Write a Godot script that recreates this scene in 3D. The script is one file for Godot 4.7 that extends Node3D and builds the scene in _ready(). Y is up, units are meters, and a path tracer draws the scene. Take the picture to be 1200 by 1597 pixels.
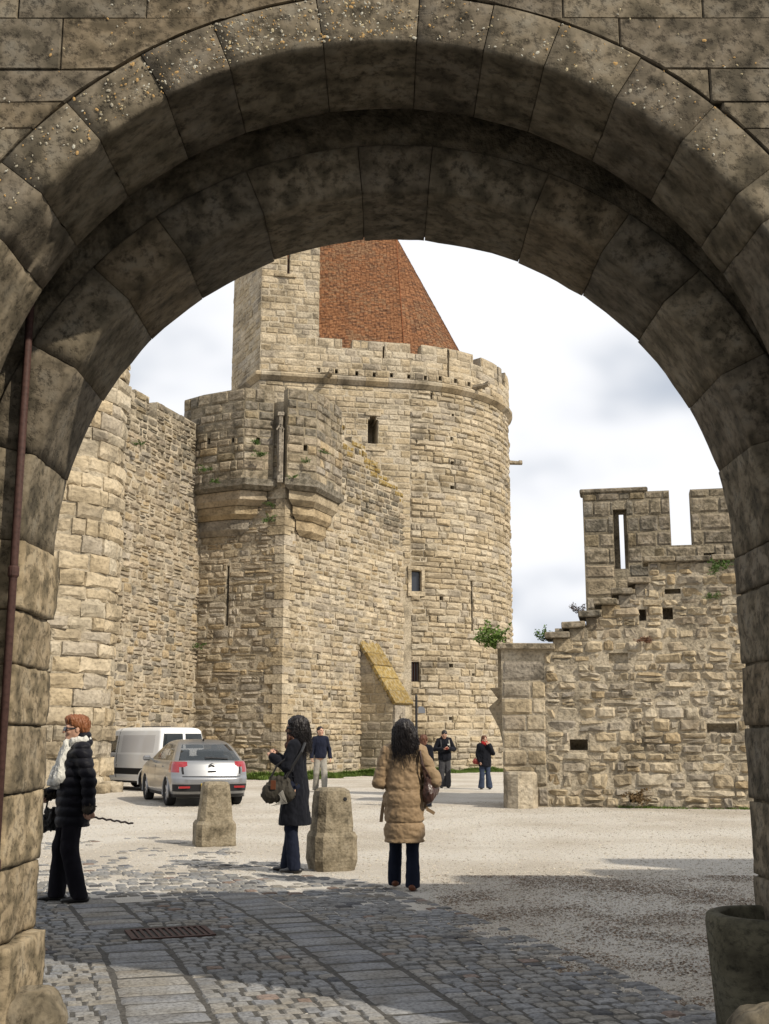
extends Node3D

# ---------------------------------------------------------------- camera model (photo 1200 x 1597)
const F := 1780.0
const CAM_H := 1.5
const TH := 0.1953
const UP := Vector3.UP
const WHITE := Color(1, 1, 1)
var rng := RandomNumberGenerator.new()
var M := {}
var T := {}
var used := {}
var variants := {}
var noise := FastNoiseLite.new()
var noise2 := FastNoiseLite.new()


func ray(px: float, py: float) -> Vector3:
	var cx := (px - 600.0) / F
	var cy := (798.5 - py) / F
	return Vector3(cx, sin(TH) + cy * cos(TH), -cos(TH) + cy * sin(TH))


# the point seen at a photo pixel that stands d metres away along the ground
func at(px: float, py: float, d: float) -> Vector3:
	var r := ray(px, py)
	return Vector3(0, CAM_H, 0) + r * (d / -r.z)


# the point of the ground seen at a photo pixel
func ground(px: float, py: float, y := 0.0) -> Vector3:
	var r := ray(px, py)
	return Vector3(0, CAM_H, 0) + r * ((y - CAM_H) / r.y)


func pix(p: Vector3) -> Vector2:
	var q := p - Vector3(0, CAM_H, 0)
	var z := q.dot(Vector3(0, sin(TH), -cos(TH)))
	if z < 0.05:
		return Vector2(-9999, -9999)
	return Vector2(600.0 + F * q.x / z, 798.5 - F * q.dot(Vector3(0, cos(TH), sin(TH))) / z)


# ---------------------------------------------------------------- nodes
func numbered(called: String) -> String:
	if not used.has(called):
		used[called] = 0
		return called
	used[called] += 1
	return "%s_%03d" % [called, used[called]]


func thing(called: String, label: String, category: String, pos := Vector3.ZERO, turn := 0.0, group := "") -> Node3D:
	var o := Node3D.new()
	o.name = numbered(called)
	add_child(o)
	o.position = pos
	o.rotation.y = turn
	tag(o, label, category, group)
	return o


func tag(o: Node3D, label: String, category: String, group := "", kind := "") -> void:
	if label: o.set_meta("label", label)
	if category: o.set_meta("category", category)
	if group: o.set_meta("group", group)
	if kind: o.set_meta("kind", kind)


func part(called: String, mesh: Mesh, mat: Material, parent: Node3D) -> MeshInstance3D:
	var o := MeshInstance3D.new()
	o.name = called
	o.mesh = mesh
	o.material_override = mat
	parent.add_child(o, true)
	return o


func struct_part(called: String, mesh: Mesh, mat: Material) -> MeshInstance3D:
	var o := part(numbered(called), mesh, mat, self)
	o.set_meta("kind", "structure")
	return o


# ---------------------------------------------------------------- mesh collector
class MB:
	var v := PackedVector3Array()
	var c := PackedColorArray()
	func tri(a: Vector3, b: Vector3, d: Vector3, col := Color(1, 1, 1)) -> void:
		v.append(a); v.append(b); v.append(d)
		c.append(col); c.append(col); c.append(col)
	func quad(a: Vector3, b: Vector3, d: Vector3, e: Vector3, col := Color(1, 1, 1)) -> void:
		tri(a, b, d, col)
		tri(a, d, e, col)
	func add(verts: PackedVector3Array, col := Color(1, 1, 1)) -> void:
		v.append_array(verts)
		var k := PackedColorArray()
		k.resize(verts.size())
		k.fill(col)
		c.append_array(k)
	# box with bevelled edges; x, y, z are the half axes
	func box(o: Vector3, x: Vector3, y: Vector3, z: Vector3, bev := 0.0, col := Color(1, 1, 1)) -> void:
		var ax := [x, y, z]
		for i in 3:
			var a: Vector3 = ax[i]
			var b: Vector3 = ax[(i + 1) % 3]
			var d: Vector3 = ax[(i + 2) % 3]
			var b2 := b - b.normalized() * bev
			var d2 := d - d.normalized() * bev
			for s in [1.0, -1.0]:
				var f: Vector3 = o + a * s
				if s > 0:
					quad(f - b2 - d2, f - b2 + d2, f + b2 + d2, f + b2 - d2, col)
				else:
					quad(f - b2 - d2, f + b2 - d2, f + b2 + d2, f - b2 + d2, col)
		if bev <= 0.0:
			return
		for i in 3:
			var a: Vector3 = ax[i]
			var b: Vector3 = ax[(i + 1) % 3]
			var d: Vector3 = ax[(i + 2) % 3]
			var a2 := a - a.normalized() * bev
			var b2 := b - b.normalized() * bev
			var d2 := d - d.normalized() * bev
			for s in [1.0, -1.0]:
				for t in [1.0, -1.0]:
					quad(o + b * s + d2 * t - a2, o + b2 * s + d * t - a2, o + b2 * s + d * t + a2, o + b * s + d2 * t + a2, col)
					tri(o + a * s * 1.0 + b2 * t + d2, o + a2 * s + b * t + d2, o + a2 * s + b2 * t + d, col)
					tri(o + a * s * 1.0 + b2 * t - d2, o + a2 * s + b * t - d2, o + a2 * s + b2 * t - d, col)
	# tapered tube along points
	func tube(pts: Array, radii: Array, sides := 8, col := Color(1, 1, 1), caps := true) -> void:
		var rings := []
		var ref := Vector3(0.31, 0.17, 0.94)
		for i in pts.size():
			var t: Vector3 = (pts[mini(i + 1, pts.size() - 1)] - pts[maxi(i - 1, 0)]).normalized()
			var r := ref
			if absf(t.dot(r)) > 0.9:
				r = Vector3(0.9, 0.3, -0.2)
			var n := t.cross(r).normalized()
			var bb := t.cross(n)
			var ring := PackedVector3Array()
			for k in sides:
				var a := TAU * k / sides
				ring.append(pts[i] + (n * cos(a) + bb * sin(a)) * float(radii[mini(i, radii.size() - 1)]))
			rings.append(ring)
		for i in pts.size() - 1:
			for k in sides:
				var k2 := (k + 1) % sides
				quad(rings[i][k], rings[i][k2], rings[i + 1][k2], rings[i + 1][k], col)
		if caps:
			for k in sides:
				tri(pts[0], rings[0][(k + 1) % sides], rings[0][k], col)
				tri(pts[-1], rings[-1][k], rings[-1][(k + 1) % sides], col)
	# stack of closed rings (each a PackedVector3Array of the same size)
	func loft(rings: Array, caps := true, col := Color(1, 1, 1)) -> void:
		var n: int = rings[0].size()
		for i in rings.size() - 1:
			for k in n:
				var k2 := (k + 1) % n
				quad(rings[i][k], rings[i][k2], rings[i + 1][k2], rings[i + 1][k], col)
		if caps:
			for e in [0, rings.size() - 1]:
				var m := Vector3.ZERO
				for p in rings[e]: m += p
				m /= n
				for k in n:
					if e == 0: tri(m, rings[e][(k + 1) % n], rings[e][k], col)
					else: tri(m, rings[e][k], rings[e][(k + 1) % n], col)
	func mesh() -> ArrayMesh:
		var arr := []
		arr.resize(Mesh.ARRAY_MAX)
		arr[Mesh.ARRAY_VERTEX] = v
		arr[Mesh.ARRAY_COLOR] = c
		var m := ArrayMesh.new()
		m.add_surface_from_arrays(Mesh.PRIMITIVE_TRIANGLES, arr)
		return m
	func smooth() -> ArrayMesh:
		var st := SurfaceTool.new()
		st.begin(Mesh.PRIMITIVE_TRIANGLES)
		for i in v.size():
			st.set_color(c[i])
			st.add_vertex(v[i])
		st.index()
		st.generate_normals()
		return st.commit()


# rows x cols grid of points -> smooth sheet
func sheet(rows: Array, closed := false, col := WHITE) -> MB:
	var mb := MB.new()
	var n: int = rows[0].size()
	for i in rows.size() - 1:
		for k in (n if closed else n - 1):
			var k2 := (k + 1) % n
			mb.quad(rows[i][k], rows[i][k2], rows[i + 1][k2], rows[i + 1][k], col)
	return mb


func rr(a: float, b: float) -> float:
	return rng.randf_range(a, b)


# ---------------------------------------------------------------- materials
func noise_tex(key: String, freq: float, ramp: Array, seed_ := 1, size := 512, type := FastNoiseLite.TYPE_SIMPLEX_SMOOTH, oct := 4, norm := true) -> NoiseTexture2D:
	var n := FastNoiseLite.new()
	n.noise_type = type
	n.frequency = freq
	n.seed = seed_
	n.fractal_octaves = oct
	if type == FastNoiseLite.TYPE_CELLULAR:
		n.cellular_return_type = FastNoiseLite.RETURN_DISTANCE
		n.fractal_type = FastNoiseLite.FRACTAL_NONE
	var t := NoiseTexture2D.new()
	t.width = size
	t.height = size
	t.seamless = true
	t.normalize = norm
	t.noise = n
	if ramp.size():
		var g := Gradient.new()
		var offs := PackedFloat32Array()
		var cols := PackedColorArray()
		for r in ramp:
			offs.append(r[0])
			cols.append(r[1])
		g.offsets = offs
		g.colors = cols
		t.color_ramp = g
	T[key] = t
	return t


func mat(key: String, col: Color, rough := 0.9, opt := {}) -> StandardMaterial3D:
	var m := StandardMaterial3D.new()
	m.resource_name = key
	m.albedo_color = Color(col.r, col.g, col.b, 1.0).linear_to_srgb()
	m.albedo_color.a = opt.get("alpha", 1.0)
	m.roughness = rough
	m.metallic = opt.get("metal", 0.0)
	m.metallic_specular = opt.get("spec", 0.3)
	m.cull_mode = BaseMaterial3D.CULL_DISABLED
	m.vertex_color_use_as_albedo = opt.get("vc", false)
	if opt.has("tex"):
		m.albedo_texture = T[opt.tex]
		m.uv1_triplanar = true
		m.uv1_world_triplanar = opt.get("world", true)
		m.uv1_scale = Vector3.ONE * float(opt.get("scale", 0.5))
	if opt.has("bump"):
		m.heightmap_enabled = true
		m.heightmap_texture = T[opt.bump]
		m.heightmap_scale = opt.get("relief", 1.0)
		m.uv1_triplanar = true
		m.uv1_world_triplanar = opt.get("world", true)
		m.uv1_scale = Vector3.ONE * float(opt.get("scale", 0.5))
	if opt.has("detail"):
		m.detail_enabled = true
		m.detail_albedo = T[opt.detail]
		m.detail_blend_mode = opt.get("blend", BaseMaterial3D.BLEND_MODE_MUL)
		m.detail_uv_layer = BaseMaterial3D.DETAIL_UV_2
		m.uv2_triplanar = true
		m.uv2_world_triplanar = true
		m.uv2_scale = Vector3.ONE * float(opt.get("dscale", 0.15))
	if opt.has("coat"):
		m.clearcoat_enabled = true
		m.clearcoat = opt.coat
		m.clearcoat_roughness = 0.05
	if opt.has("rim"):
		m.rim_enabled = true
		m.rim = opt.rim
		m.rim_tint = 0.5
	if opt.has("back"):
		m.backlight_enabled = true
		m.backlight = opt.back
	if opt.get("alpha", 1.0) < 1.0:
		m.transparency = BaseMaterial3D.TRANSPARENCY_ALPHA
	M[key] = m
	return m


func g3(a: float) -> Color:
	return Color(a, a, a)


# stone families: each has a joined material (vertex colours) and one material per tone
var tones := {}
func family(key: String, cols: Array, opt: Dictionary) -> void:
	tones[key] = cols
	var o := opt.duplicate()
	o.vc = true
	mat(key, WHITE, 0.95, o)
	for i in cols.size():
		mat("%s_%d" % [key, i], cols[i], 0.95, opt)


func _ready() -> void:
	rng.seed = 7
	noise.seed = 3
	noise.frequency = 0.6
	noise.fractal_octaves = 3
	noise2.seed = 11
	noise2.frequency = 2.5
	noise2.fractal_octaves = 3
	# camera
	var cam := Camera3D.new()
	cam.name = "camera"
	cam.position = Vector3(0, CAM_H, 0)
	cam.rotation.x = TH
	cam.keep_aspect = Camera3D.KEEP_HEIGHT
	cam.fov = rad_to_deg(2.0 * atan(798.5 / F))
	cam.near = 0.05
	cam.far = 2000.0
	add_child(cam)
	cam.current = true
	# sky of bright broken cloud
	var env := Environment.new()
	env.background_mode = Environment.BG_SKY
	env.tonemap_mode = Environment.TONE_MAPPER_LINEAR
	env.tonemap_exposure = 1.08
	env.sdfgi_enabled = true
	env.ssao_enabled = true
	env.ssil_enabled = true
	var sky := Sky.new()
	var pan := PanoramaSkyMaterial.new()
	pan.panorama = cloud_sky()
	sky.sky_material = pan
	env.sky = sky
	env.background_energy_multiplier = 1.0
	var we := WorldEnvironment.new()
	we.name = "world_environment"
	we.environment = env
	add_child(we)
	# sun: behind the camera and to the right, 40 degrees up
	var sun := DirectionalLight3D.new()
	sun.name = "sun"
	sun.light_energy = 1.45
	sun.light_color = Color(1.0, 0.96, 0.89)
	sun.light_angular_distance = 0.55
	sun.shadow_enabled = true
	add_child(sun)
	sun.look_at_from_position(Vector3.ZERO, Vector3(-1.24, -1.335, -1.0), UP)
	textures()
	ground_and_paving()
	gate()
	rampart()
	tower()
	stair_wall()
	small_stonework()
	vehicles()
	people()
	greenery()


func cloud_sky() -> ImageTexture:
	var w := 1024
	var h := 512
	var im := Image.create(w, h, false, Image.FORMAT_RGBF)
	var n := FastNoiseLite.new()
	n.seed = 21
	n.frequency = 1.1
	n.fractal_octaves = 5
	n.fractal_gain = 0.55
	for j in h:
		var e := PI * (0.5 - (j + 0.5) / h)
		for i in w:
			var a := TAU * (i + 0.5) / w
			var dir := Vector3(cos(e) * cos(a), sin(e), cos(e) * sin(a))
			if j > h / 2 + 4:
				im.set_pixel(i, j, Color(0.5, 0.5, 0.5))
				continue
			# a flat cloud deck: noise looked up where the line of sight meets it
			var q := dir / (absf(dir.y) * 0.8 + 0.25)
			var f := n.get_noise_3d(q.x, q.y, q.z) * 0.5 + 0.5
			f = smoothstep(0.28, 0.56, f)
			im.set_pixel(i, j, Color(0.52, 0.57, 0.65).lerp(Color(0.93, 0.94, 0.97), f))
	return ImageTexture.create_from_image(im)


func textures() -> void:
	# stone grain, mottling, lichen: colour of matter only
	noise_tex("grain", 0.02, [[0.0, g3(0.62)], [0.35, g3(0.85)], [0.6, g3(0.95)], [1.0, g3(1.0)]], 5, 512, FastNoiseLite.TYPE_SIMPLEX_SMOOTH, 6)
	noise_tex("height", 0.025, [], 9, 512, FastNoiseLite.TYPE_SIMPLEX_SMOOTH, 6)
	noise_tex("stain", 0.012, [[0.0, Color(0.50, 0.485, 0.46)], [0.38, Color(0.86, 0.84, 0.81)], [0.6, Color(1, 0.98, 0.95)], [1.0, Color(1, 1, 1)]], 15, 512, FastNoiseLite.TYPE_SIMPLEX_SMOOTH, 5)
	noise_tex("blacken", 0.012, [[0.0, Color(0.52, 0.51, 0.49)], [0.40, Color(0.74, 0.72, 0.68)], [0.6, Color(0.95, 0.92, 0.88)], [1.0, Color(1, 1, 1)]], 25, 512, FastNoiseLite.TYPE_SIMPLEX_SMOOTH, 7)
	var clear := Color(1, 1, 1, 0)
	noise_tex("lichen", 0.035, [[0.0, Color(0.66, 0.52, 0.30, 0.9)], [0.06, Color(0.72, 0.66, 0.52, 0.85)], [0.12, Color(0.70, 0.66, 0.56, 0.7)], [0.145, Color(0.7, 0.66, 0.56, 0)], [1.0, clear]], 31, 512, FastNoiseLite.TYPE_CELLULAR)
	noise_tex("pitted", 0.012, [[0.0, g3(0.45)], [0.3, g3(0.74)], [0.5, g3(0.92)], [1.0, g3(1.0)]], 19, 1024, FastNoiseLite.TYPE_SIMPLEX_SMOOTH, 8)
	T.pitted.noise.fractal_gain = 0.68
	noise_tex("gold", 0.03, [[0.0, Color(0.48, 0.45, 0.38)], [0.34, Color(0.60, 0.54, 0.40)], [0.46, Color(0.74, 0.63, 0.36)], [0.58, Color(0.80, 0.69, 0.40)], [0.66, Color(0.76, 0.73, 0.64)], [1.0, Color(0.95, 0.92, 0.85)]], 35, 512, FastNoiseLite.TYPE_SIMPLEX_SMOOTH, 5)
	noise_tex("pebbly", 0.16, [[0.0, g3(0.55)], [0.42, g3(0.86)], [0.62, g3(1.0)], [1.0, g3(1.0)]], 41, 1024, FastNoiseLite.TYPE_SIMPLEX_SMOOTH, 5)
	noise_tex("dirt", 0.01, [[0.0, Color(0.82, 0.79, 0.75)], [0.4, Color(0.93, 0.92, 0.90)], [0.65, Color(1, 1, 1)], [1.0, Color(1, 1, 1)]], 43, 512, FastNoiseLite.TYPE_SIMPLEX_SMOOTH, 6)
	noise_tex("dirt_soft", 0.012, [[0.0, Color(0.88, 0.86, 0.83)], [0.45, Color(0.96, 0.95, 0.94)], [0.65, Color(1, 1, 1)], [1.0, Color(1, 1, 1)]], 47, 512, FastNoiseLite.TYPE_SIMPLEX_SMOOTH, 7)
	noise_tex("tiles", 0.03, [[0.0, Color(0.42, 0.34, 0.30)], [0.4, Color(0.8, 0.72, 0.66)], [0.6, Color(1, 0.95, 0.9)], [1.0, Color(1.0, 1.0, 0.9)]], 51, 512, FastNoiseLite.TYPE_SIMPLEX_SMOOTH, 6)
	noise_tex("cloth", 0.15, [[0.0, g3(0.75)], [1.0, g3(1.0)]], 61, 256, FastNoiseLite.TYPE_SIMPLEX_SMOOTH, 3)
	family("tower_stone", [Color(0.512, 0.442, 0.326), Color(0.482, 0.412, 0.296), Color(0.543, 0.477, 0.365), Color(0.436, 0.377, 0.282), Color(0.481, 0.408, 0.291), Color(0.419, 0.378, 0.312), Color(0.507, 0.458, 0.366)],
		{"tex": "grain", "scale": 0.7, "bump": "height", "relief": 1.8, "detail": "stain", "dscale": 0.12})
	family("wall_stone", [Color(0.445, 0.383, 0.292), Color(0.4, 0.343, 0.251), Color(0.487, 0.437, 0.35), Color(0.35, 0.304, 0.238), Color(0.431, 0.352, 0.236), Color(0.343, 0.314, 0.269), Color(0.429, 0.388, 0.322)],
		{"tex": "grain", "scale": 0.7, "bump": "height", "relief": 2.2, "detail": "stain", "dscale": 0.17})
	family("parapet_stone", [Color(0.345, 0.307, 0.24), Color(0.295, 0.266, 0.216), Color(0.376, 0.334, 0.267), Color(0.246, 0.23, 0.196), Color(0.332, 0.286, 0.202), Color(0.277, 0.256, 0.218)],
		{"tex": "grain", "scale": 0.9, "bump": "height", "relief": 1.8, "detail": "blacken", "dscale": 0.5})
	family("gold_stone", [Color(0.47, 0.44, 0.38), Color(0.40, 0.37, 0.32), Color(0.52, 0.49, 0.42)],
		{"tex": "gold", "scale": 0.35, "bump": "height", "relief": 1.2})
	# sandstone of the arches, front wall, near jambs and right inner jamb
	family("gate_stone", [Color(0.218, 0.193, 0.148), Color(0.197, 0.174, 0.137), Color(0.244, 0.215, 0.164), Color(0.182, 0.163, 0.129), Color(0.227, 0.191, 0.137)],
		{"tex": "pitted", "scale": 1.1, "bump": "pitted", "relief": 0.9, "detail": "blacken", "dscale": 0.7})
	family("jamb_stone", [Color(0.375, 0.318, 0.226), Color(0.344, 0.289, 0.204), Color(0.414, 0.349, 0.244), Color(0.32, 0.273, 0.198)],  # lighter tones, used only for the left inner jamb
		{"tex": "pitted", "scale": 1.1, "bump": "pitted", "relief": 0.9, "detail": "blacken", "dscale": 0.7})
	family("sett", [Color(0.262, 0.262, 0.262), Color(0.239, 0.242, 0.247), Color(0.281, 0.276, 0.267), Color(0.221, 0.225, 0.235), Color(0.276, 0.262, 0.239), Color(0.106, 0.108, 0.115), Color(0.239, 0.184, 0.156)],
		{"tex": "grain", "scale": 2.5, "bump": "height", "relief": 0.5, "detail": "dirt", "dscale": 0.4})
	mat("mortar", Color(0.49, 0.44, 0.35), 0.95, {"tex": "grain", "scale": 1.0, "bump": "height", "relief": 1.5, "detail": "stain", "dscale": 0.15})
	mat("mortar_dark", Color(0.30, 0.265, 0.2), 0.95, {"tex": "grain", "scale": 1.0, "bump": "height", "relief": 1.5, "detail": "stain", "dscale": 0.15})
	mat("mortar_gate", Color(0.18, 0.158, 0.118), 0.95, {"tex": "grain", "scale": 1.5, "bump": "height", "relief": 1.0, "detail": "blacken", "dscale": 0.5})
	mat("gravel_ground", Color(0.62, 0.58, 0.515), 0.95, {"tex": "pebbly", "scale": 1.1, "bump": "pebbly", "relief": 1.2, "detail": "dirt_soft", "dscale": 0.05})
	mat("bed", Color(0.085, 0.08, 0.072), 0.95, {"tex": "grain", "scale": 2.0, "bump": "height", "relief": 0.6})
	mat("pebble", WHITE, 0.95, {"vc": true})
	mat("roof_tile", Color(0.25, 0.115, 0.06), 0.9, {"tex": "tiles", "scale": 0.5, "detail": "stain", "dscale": 0.2})
	mat("hole_shade", Color(0.02, 0.018, 0.016), 0.9)  # near-black colour that stands for the shade inside a hole
	mat("rust", Color(0.07, 0.036, 0.03), 0.65, {"tex": "grain", "scale": 3.0})
	mat("iron", Color(0.025, 0.025, 0.027), 0.5)
	mat("lead", Color(0.25, 0.28, 0.32), 0.6)
	mat("pane", Color(0.03, 0.035, 0.045), 0.12, {"spec": 0.5})
	mat("leaf", WHITE, 0.7, {"vc": true, "back": Color(0.25, 0.3, 0.1)})


# ---------------------------------------------------------------- masonry
# unit stone: x, y in -0.5..0.5, z from -1 (in the wall) to about 0 (face)
func stone_variants(fam: String) -> Array:
	if variants.has(fam):
		return variants[fam]
	var out := []
	var r2 := RandomNumberGenerator.new()
	r2.seed = hash(fam)
	for k in (14 if fam != "ashlar" else 8):
		var us := [0.0, 0.09, 0.5, 0.91, 1.0]
		var vs := [0.0, 0.16, 0.84, 1.0]
		var edge := 0.25
		var bulge := 0.12
		var jit := 0.012
		var zj := 0.10
		if fam == "boss":
			us = [0.0, 0.12, r2.randf_range(0.4, 0.6), 0.88, 1.0]
			vs = [0.0, 0.25, 0.78, 1.0]
			edge = 0.18; bulge = 0.16; jit = 0.03; zj = 0.16
		elif fam == "rubble":
			us = [0.0, 0.14, r2.randf_range(0.4, 0.6), 0.86, 1.0]
			vs = [0.0, 0.2, 0.8, 1.0]
			edge = 0.28; bulge = 0.16; jit = 0.055; zj = 0.22
		elif fam == "sett":
			us = [0.0, 0.12, 0.5, 0.88, 1.0]
			vs = [0.0, 0.12, 0.88, 1.0]
			edge = 0.22; bulge = 0.06; jit = 0.03; zj = 0.05
		var g := []
		for j in vs.size():
			var row := PackedVector3Array()
			for i in us.size():
				var border: bool = i == 0 or j == 0 or i == us.size() - 1 or j == vs.size() - 1
				var corner: bool = (i == 0 or i == us.size() - 1) and (j == 0 or j == vs.size() - 1)
				var z: float = -edge if border else bulge * (0.6 if i != 2 else 1.0)
				z += r2.randf_range(-zj, zj) * (0.5 if border else 1.0)
				var x: float = us[i] - 0.5 + r2.randf_range(-jit, jit)
				var y: float = vs[j] - 0.5 + r2.randf_range(-jit, jit) * 1.6
				if corner and fam == "sett":
					x *= r2.randf_range(0.93, 0.99)
					y *= r2.randf_range(0.92, 0.99)
				elif corner and fam == "rubble":
					x *= r2.randf_range(0.86, 0.98)
					y *= r2.randf_range(0.82, 0.97)
				row.append(Vector3(x, y, z))
			g.append(row)
		var mb := MB.new()
		for j in vs.size() - 1:
			for i in us.size() - 1:
				if r2.randf() < 0.5:
					mb.quad(g[j][i], g[j + 1][i], g[j + 1][i + 1], g[j][i + 1])
				else:
					mb.quad(g[j + 1][i], g[j + 1][i + 1], g[j][i + 1], g[j][i])
		var ring := []
		for i in us.size(): ring.append(g[0][i])
		for j in range(1, vs.size()): ring.append(g[j][-1])
		for i in range(us.size() - 2, -1, -1): ring.append(g[-1][i])
		for j in range(vs.size() - 2, 0, -1): ring.append(g[j][0])
		for i in ring.size():
			var a: Vector3 = ring[i]
			var b: Vector3 = ring[(i + 1) % ring.size()]
			mb.quad(a, b, Vector3(b.x, b.y, -1), Vector3(a.x, a.y, -1))
		out.append([mb.mesh(), mb.v])
	variants[fam] = out
	return out


func path_len(path: Array) -> PackedFloat32Array:
	var out := PackedFloat32Array([0.0])
	for i in path.size() - 1:
		out.append(out[i] + path[i].distance_to(path[i + 1]))
	return out


# [position on the path at s, direction of the path there]
func along(path: Array, ls: PackedFloat32Array, s: float) -> Array:
	for i in path.size() - 1:
		if s <= ls[i + 1] or i == path.size() - 2:
			var t: Vector3 = (path[i + 1] - path[i]).normalized()
			return [path[i] + t * (s - ls[i]), t]
	return [path[0], Vector3.RIGHT]


func plan(x: float, d: float) -> Vector3:
	return Vector3(x, 0, -d)


# where the line of sight through a photo pixel meets an upright wall over the path: (s, height)
func hit(path: Array, px: float, py: float) -> Vector2:
	var ls := path_len(path)
	var r := ray(px, py)
	var best := 1e9
	var out := Vector2(-1, -1)
	for i in path.size() - 1:
		var t: Vector3 = (path[i + 1] - path[i])
		var n := t.cross(UP)
		var den := r.dot(n)
		if absf(den) < 1e-6 or den > 0:
			continue
		var k: float = (path[i] - Vector3(0, CAM_H, 0)).dot(n) / den
		var p := Vector3(0, CAM_H, 0) + r * k
		var u: float = (p - path[i]).dot(t) / t.length_squared()
		var lo := -0.001 if i > 0 else -0.3
		var hi := 1.001 if i < path.size() - 2 else 1.3
		if k > 0 and k < best and u >= lo and u <= hi:
			best = k
			out = Vector2(ls[i] + u * t.length(), p.y)
	return out


# a cut given by two photo pixels: upper left and lower right
func cut(path: Array, px0: float, py0: float, px1: float, py1: float, depth := 0.6) -> Array:
	var m := hit(path, (px0 + px1) / 2, (py0 + py1) / 2)
	var a := hit(path, px0, (py0 + py1) / 2)
	var b := hit(path, px1, (py0 + py1) / 2)
	var t := hit(path, (px0 + px1) / 2, py0)
	var l := hit(path, (px0 + px1) / 2, py1)
	return [a.x, b.x, l.y, t.y, depth]


# lays stones over an upright wall that stands on the path (left to right as seen from outside)
func masonry(o: Node3D, path: Array, y0: float, y1: float, opt: Dictionary) -> void:
	var r2 := RandomNumberGenerator.new()
	r2.seed = opt.get("seed", 1)
	var cuts: Array = opt.get("cuts", [])
	var fam: String = opt.get("fam", "boss")
	var mats: Array = opt.get("mats", ["wall_stone"])
	var pick = opt.get("pick")
	var ch: Array = opt.get("ch", [0.24, 0.34])
	var ln: Array = opt.get("ln", [0.35, 0.8])
	var joint: float = opt.get("joint", 0.025)
	var proud: Array = opt.get("proud", [-0.01, 0.03])
	var thick: float = opt.get("thick", 0.6)
	var limit: int = opt.get("parts", 300)
	var dz: float = opt.get("dz", 0.12)
	var ls := path_len(path)
	var total := ls[-1]
	# breaks at hard corners
	var breaks := [0.0]
	for i in range(1, path.size() - 1):
		var a: Vector3 = (path[i] - path[i - 1]).normalized()
		var b: Vector3 = (path[i + 1] - path[i]).normalized()
		if a.dot(b) < 0.94:
			breaks.append(ls[i])
	breaks.append(total)
	var made := []
	var y := y0
	var vs := stone_variants(fam)
	while y < y1 - 0.04:
		var h := r2.randf_range(ch[0], ch[1])
		if y + h > y1 - ch[0] * 0.5:
			h = y1 - y
		for bi in breaks.size() - 1:
			var s: float = breaks[bi]
			var send: float = breaks[bi + 1]
			while s < send - 0.02:
				var l := r2.randf_range(ln[0], ln[1])
				if r2.randf() < 0.25: l *= 0.55
				elif r2.randf() < 0.08: l *= 1.5
				if s + l > send - ln[0] * 0.5: l = send - s
				# split by the cuts
				var spans := [[s, s + l]]
				for c in cuts:
					var over: float = minf(y + h, c[3]) - maxf(y, c[2])
					if over < h * 0.3: continue
					var next := []
					for sp in spans:
						if sp[1] <= c[0] or sp[0] >= c[1]:
							next.append(sp)
							continue
						if sp[0] < c[0] - 0.04: next.append([sp[0], c[0]])
						if sp[1] > c[1] + 0.04: next.append([c[1], sp[1]])
					spans = next
				for sp in spans:
					var rows := 1
					if fam == "rubble" and h > 0.2 and r2.randf() < 0.3: rows = 2
					for q in rows:
						var hh := h / rows
						var yy := y + hh * q
						var w: float = sp[1] - sp[0]
						var mid: float = (sp[0] + sp[1]) / 2
						var jl := joint * r2.randf_range(0.6, 1.4)
						var jh := joint * r2.randf_range(0.6, 1.4)
						if fam == "rubble":
							yy += r2.randf_range(-0.02, 0.02)
						var al := along(path, ls, mid)
						var t: Vector3 = al[1]
						var n := t.cross(UP)
						var p: Vector3 = al[0] + UP * (yy + hh / 2) + n * r2.randf_range(proud[0], proud[1])
						var tilt := 0.0 if fam == "ashlar" else r2.randf_range(-0.02, 0.02)
						if fam == "rubble": tilt *= 2.5
						var bx := t.rotated(n, tilt) * maxf(w - jl, 0.03)
						var by := UP.rotated(n, tilt) * maxf(hh - jh, 0.03)
						var flip := -1.0 if r2.randf() < 0.5 else 1.0
						var f: int = r2.randi() % vs.size()
						var fmat: String = mats[0]
						if pick != null:
							fmat = pick.call(mid, yy, r2.randf())
						var tn: Array = tones[fmat]
						var k := clampf(noise.get_noise_3d(p.x * 0.4, p.y * 0.7, p.z * 0.4) * 0.9 + 0.5 + r2.randf_range(-0.45, 0.45), 0, 0.999)
						made.append([Transform3D(Basis(bx * flip, by * flip, n * dz), p), f, fmat, int(k * tn.size()), w * hh])
				s += l
		y += h
	# the ones that show largest become parts of their own
	var order := []
	for i in made.size():
		var p: Vector3 = made[i][0].origin
		var q := pix(p)
		var n: Vector3 = made[i][0].basis.z.normalized()
		var eye := Vector3(0, CAM_H, 0) - p
		var size: float = made[i][4] * n.dot(eye.normalized()) / eye.length_squared()
		if q.x < -20 or q.x > 1220 or q.y < -20 or q.y > 1620: size = -1.0
		order.append([size, i])
	order.sort_custom(func(a, b): return a[0] > b[0])
	var joined := {}
	for k in order.size():
		var m: Array = made[order[k][1]]
		if k < limit and order[k][0] > 0:
			var mi := MeshInstance3D.new()
			mi.name = piece_name(o, opt.get("piece", "stone"))
			mi.mesh = vs[m[1]][0]
			mi.material_override = M["%s_%d" % [m[2], m[3]]]
			mi.transform = Transform3D(m[0].basis, m[0].origin - o.position)
			o.add_child(mi)
		else:
			if not joined.has(m[2]): joined[m[2]] = MB.new()
			joined[m[2]].add(m[0] * vs[m[1]][1], tones[m[2]][m[3]])
	for key in joined:
		var js := part("stonework", joined[key].mesh(), M[key], o)
		js.position = -o.position
		js.set_meta("kind", "stuff")
	# mortar core behind the stones, with the openings' reveals and the wall's thickness
	var ss := []
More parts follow.
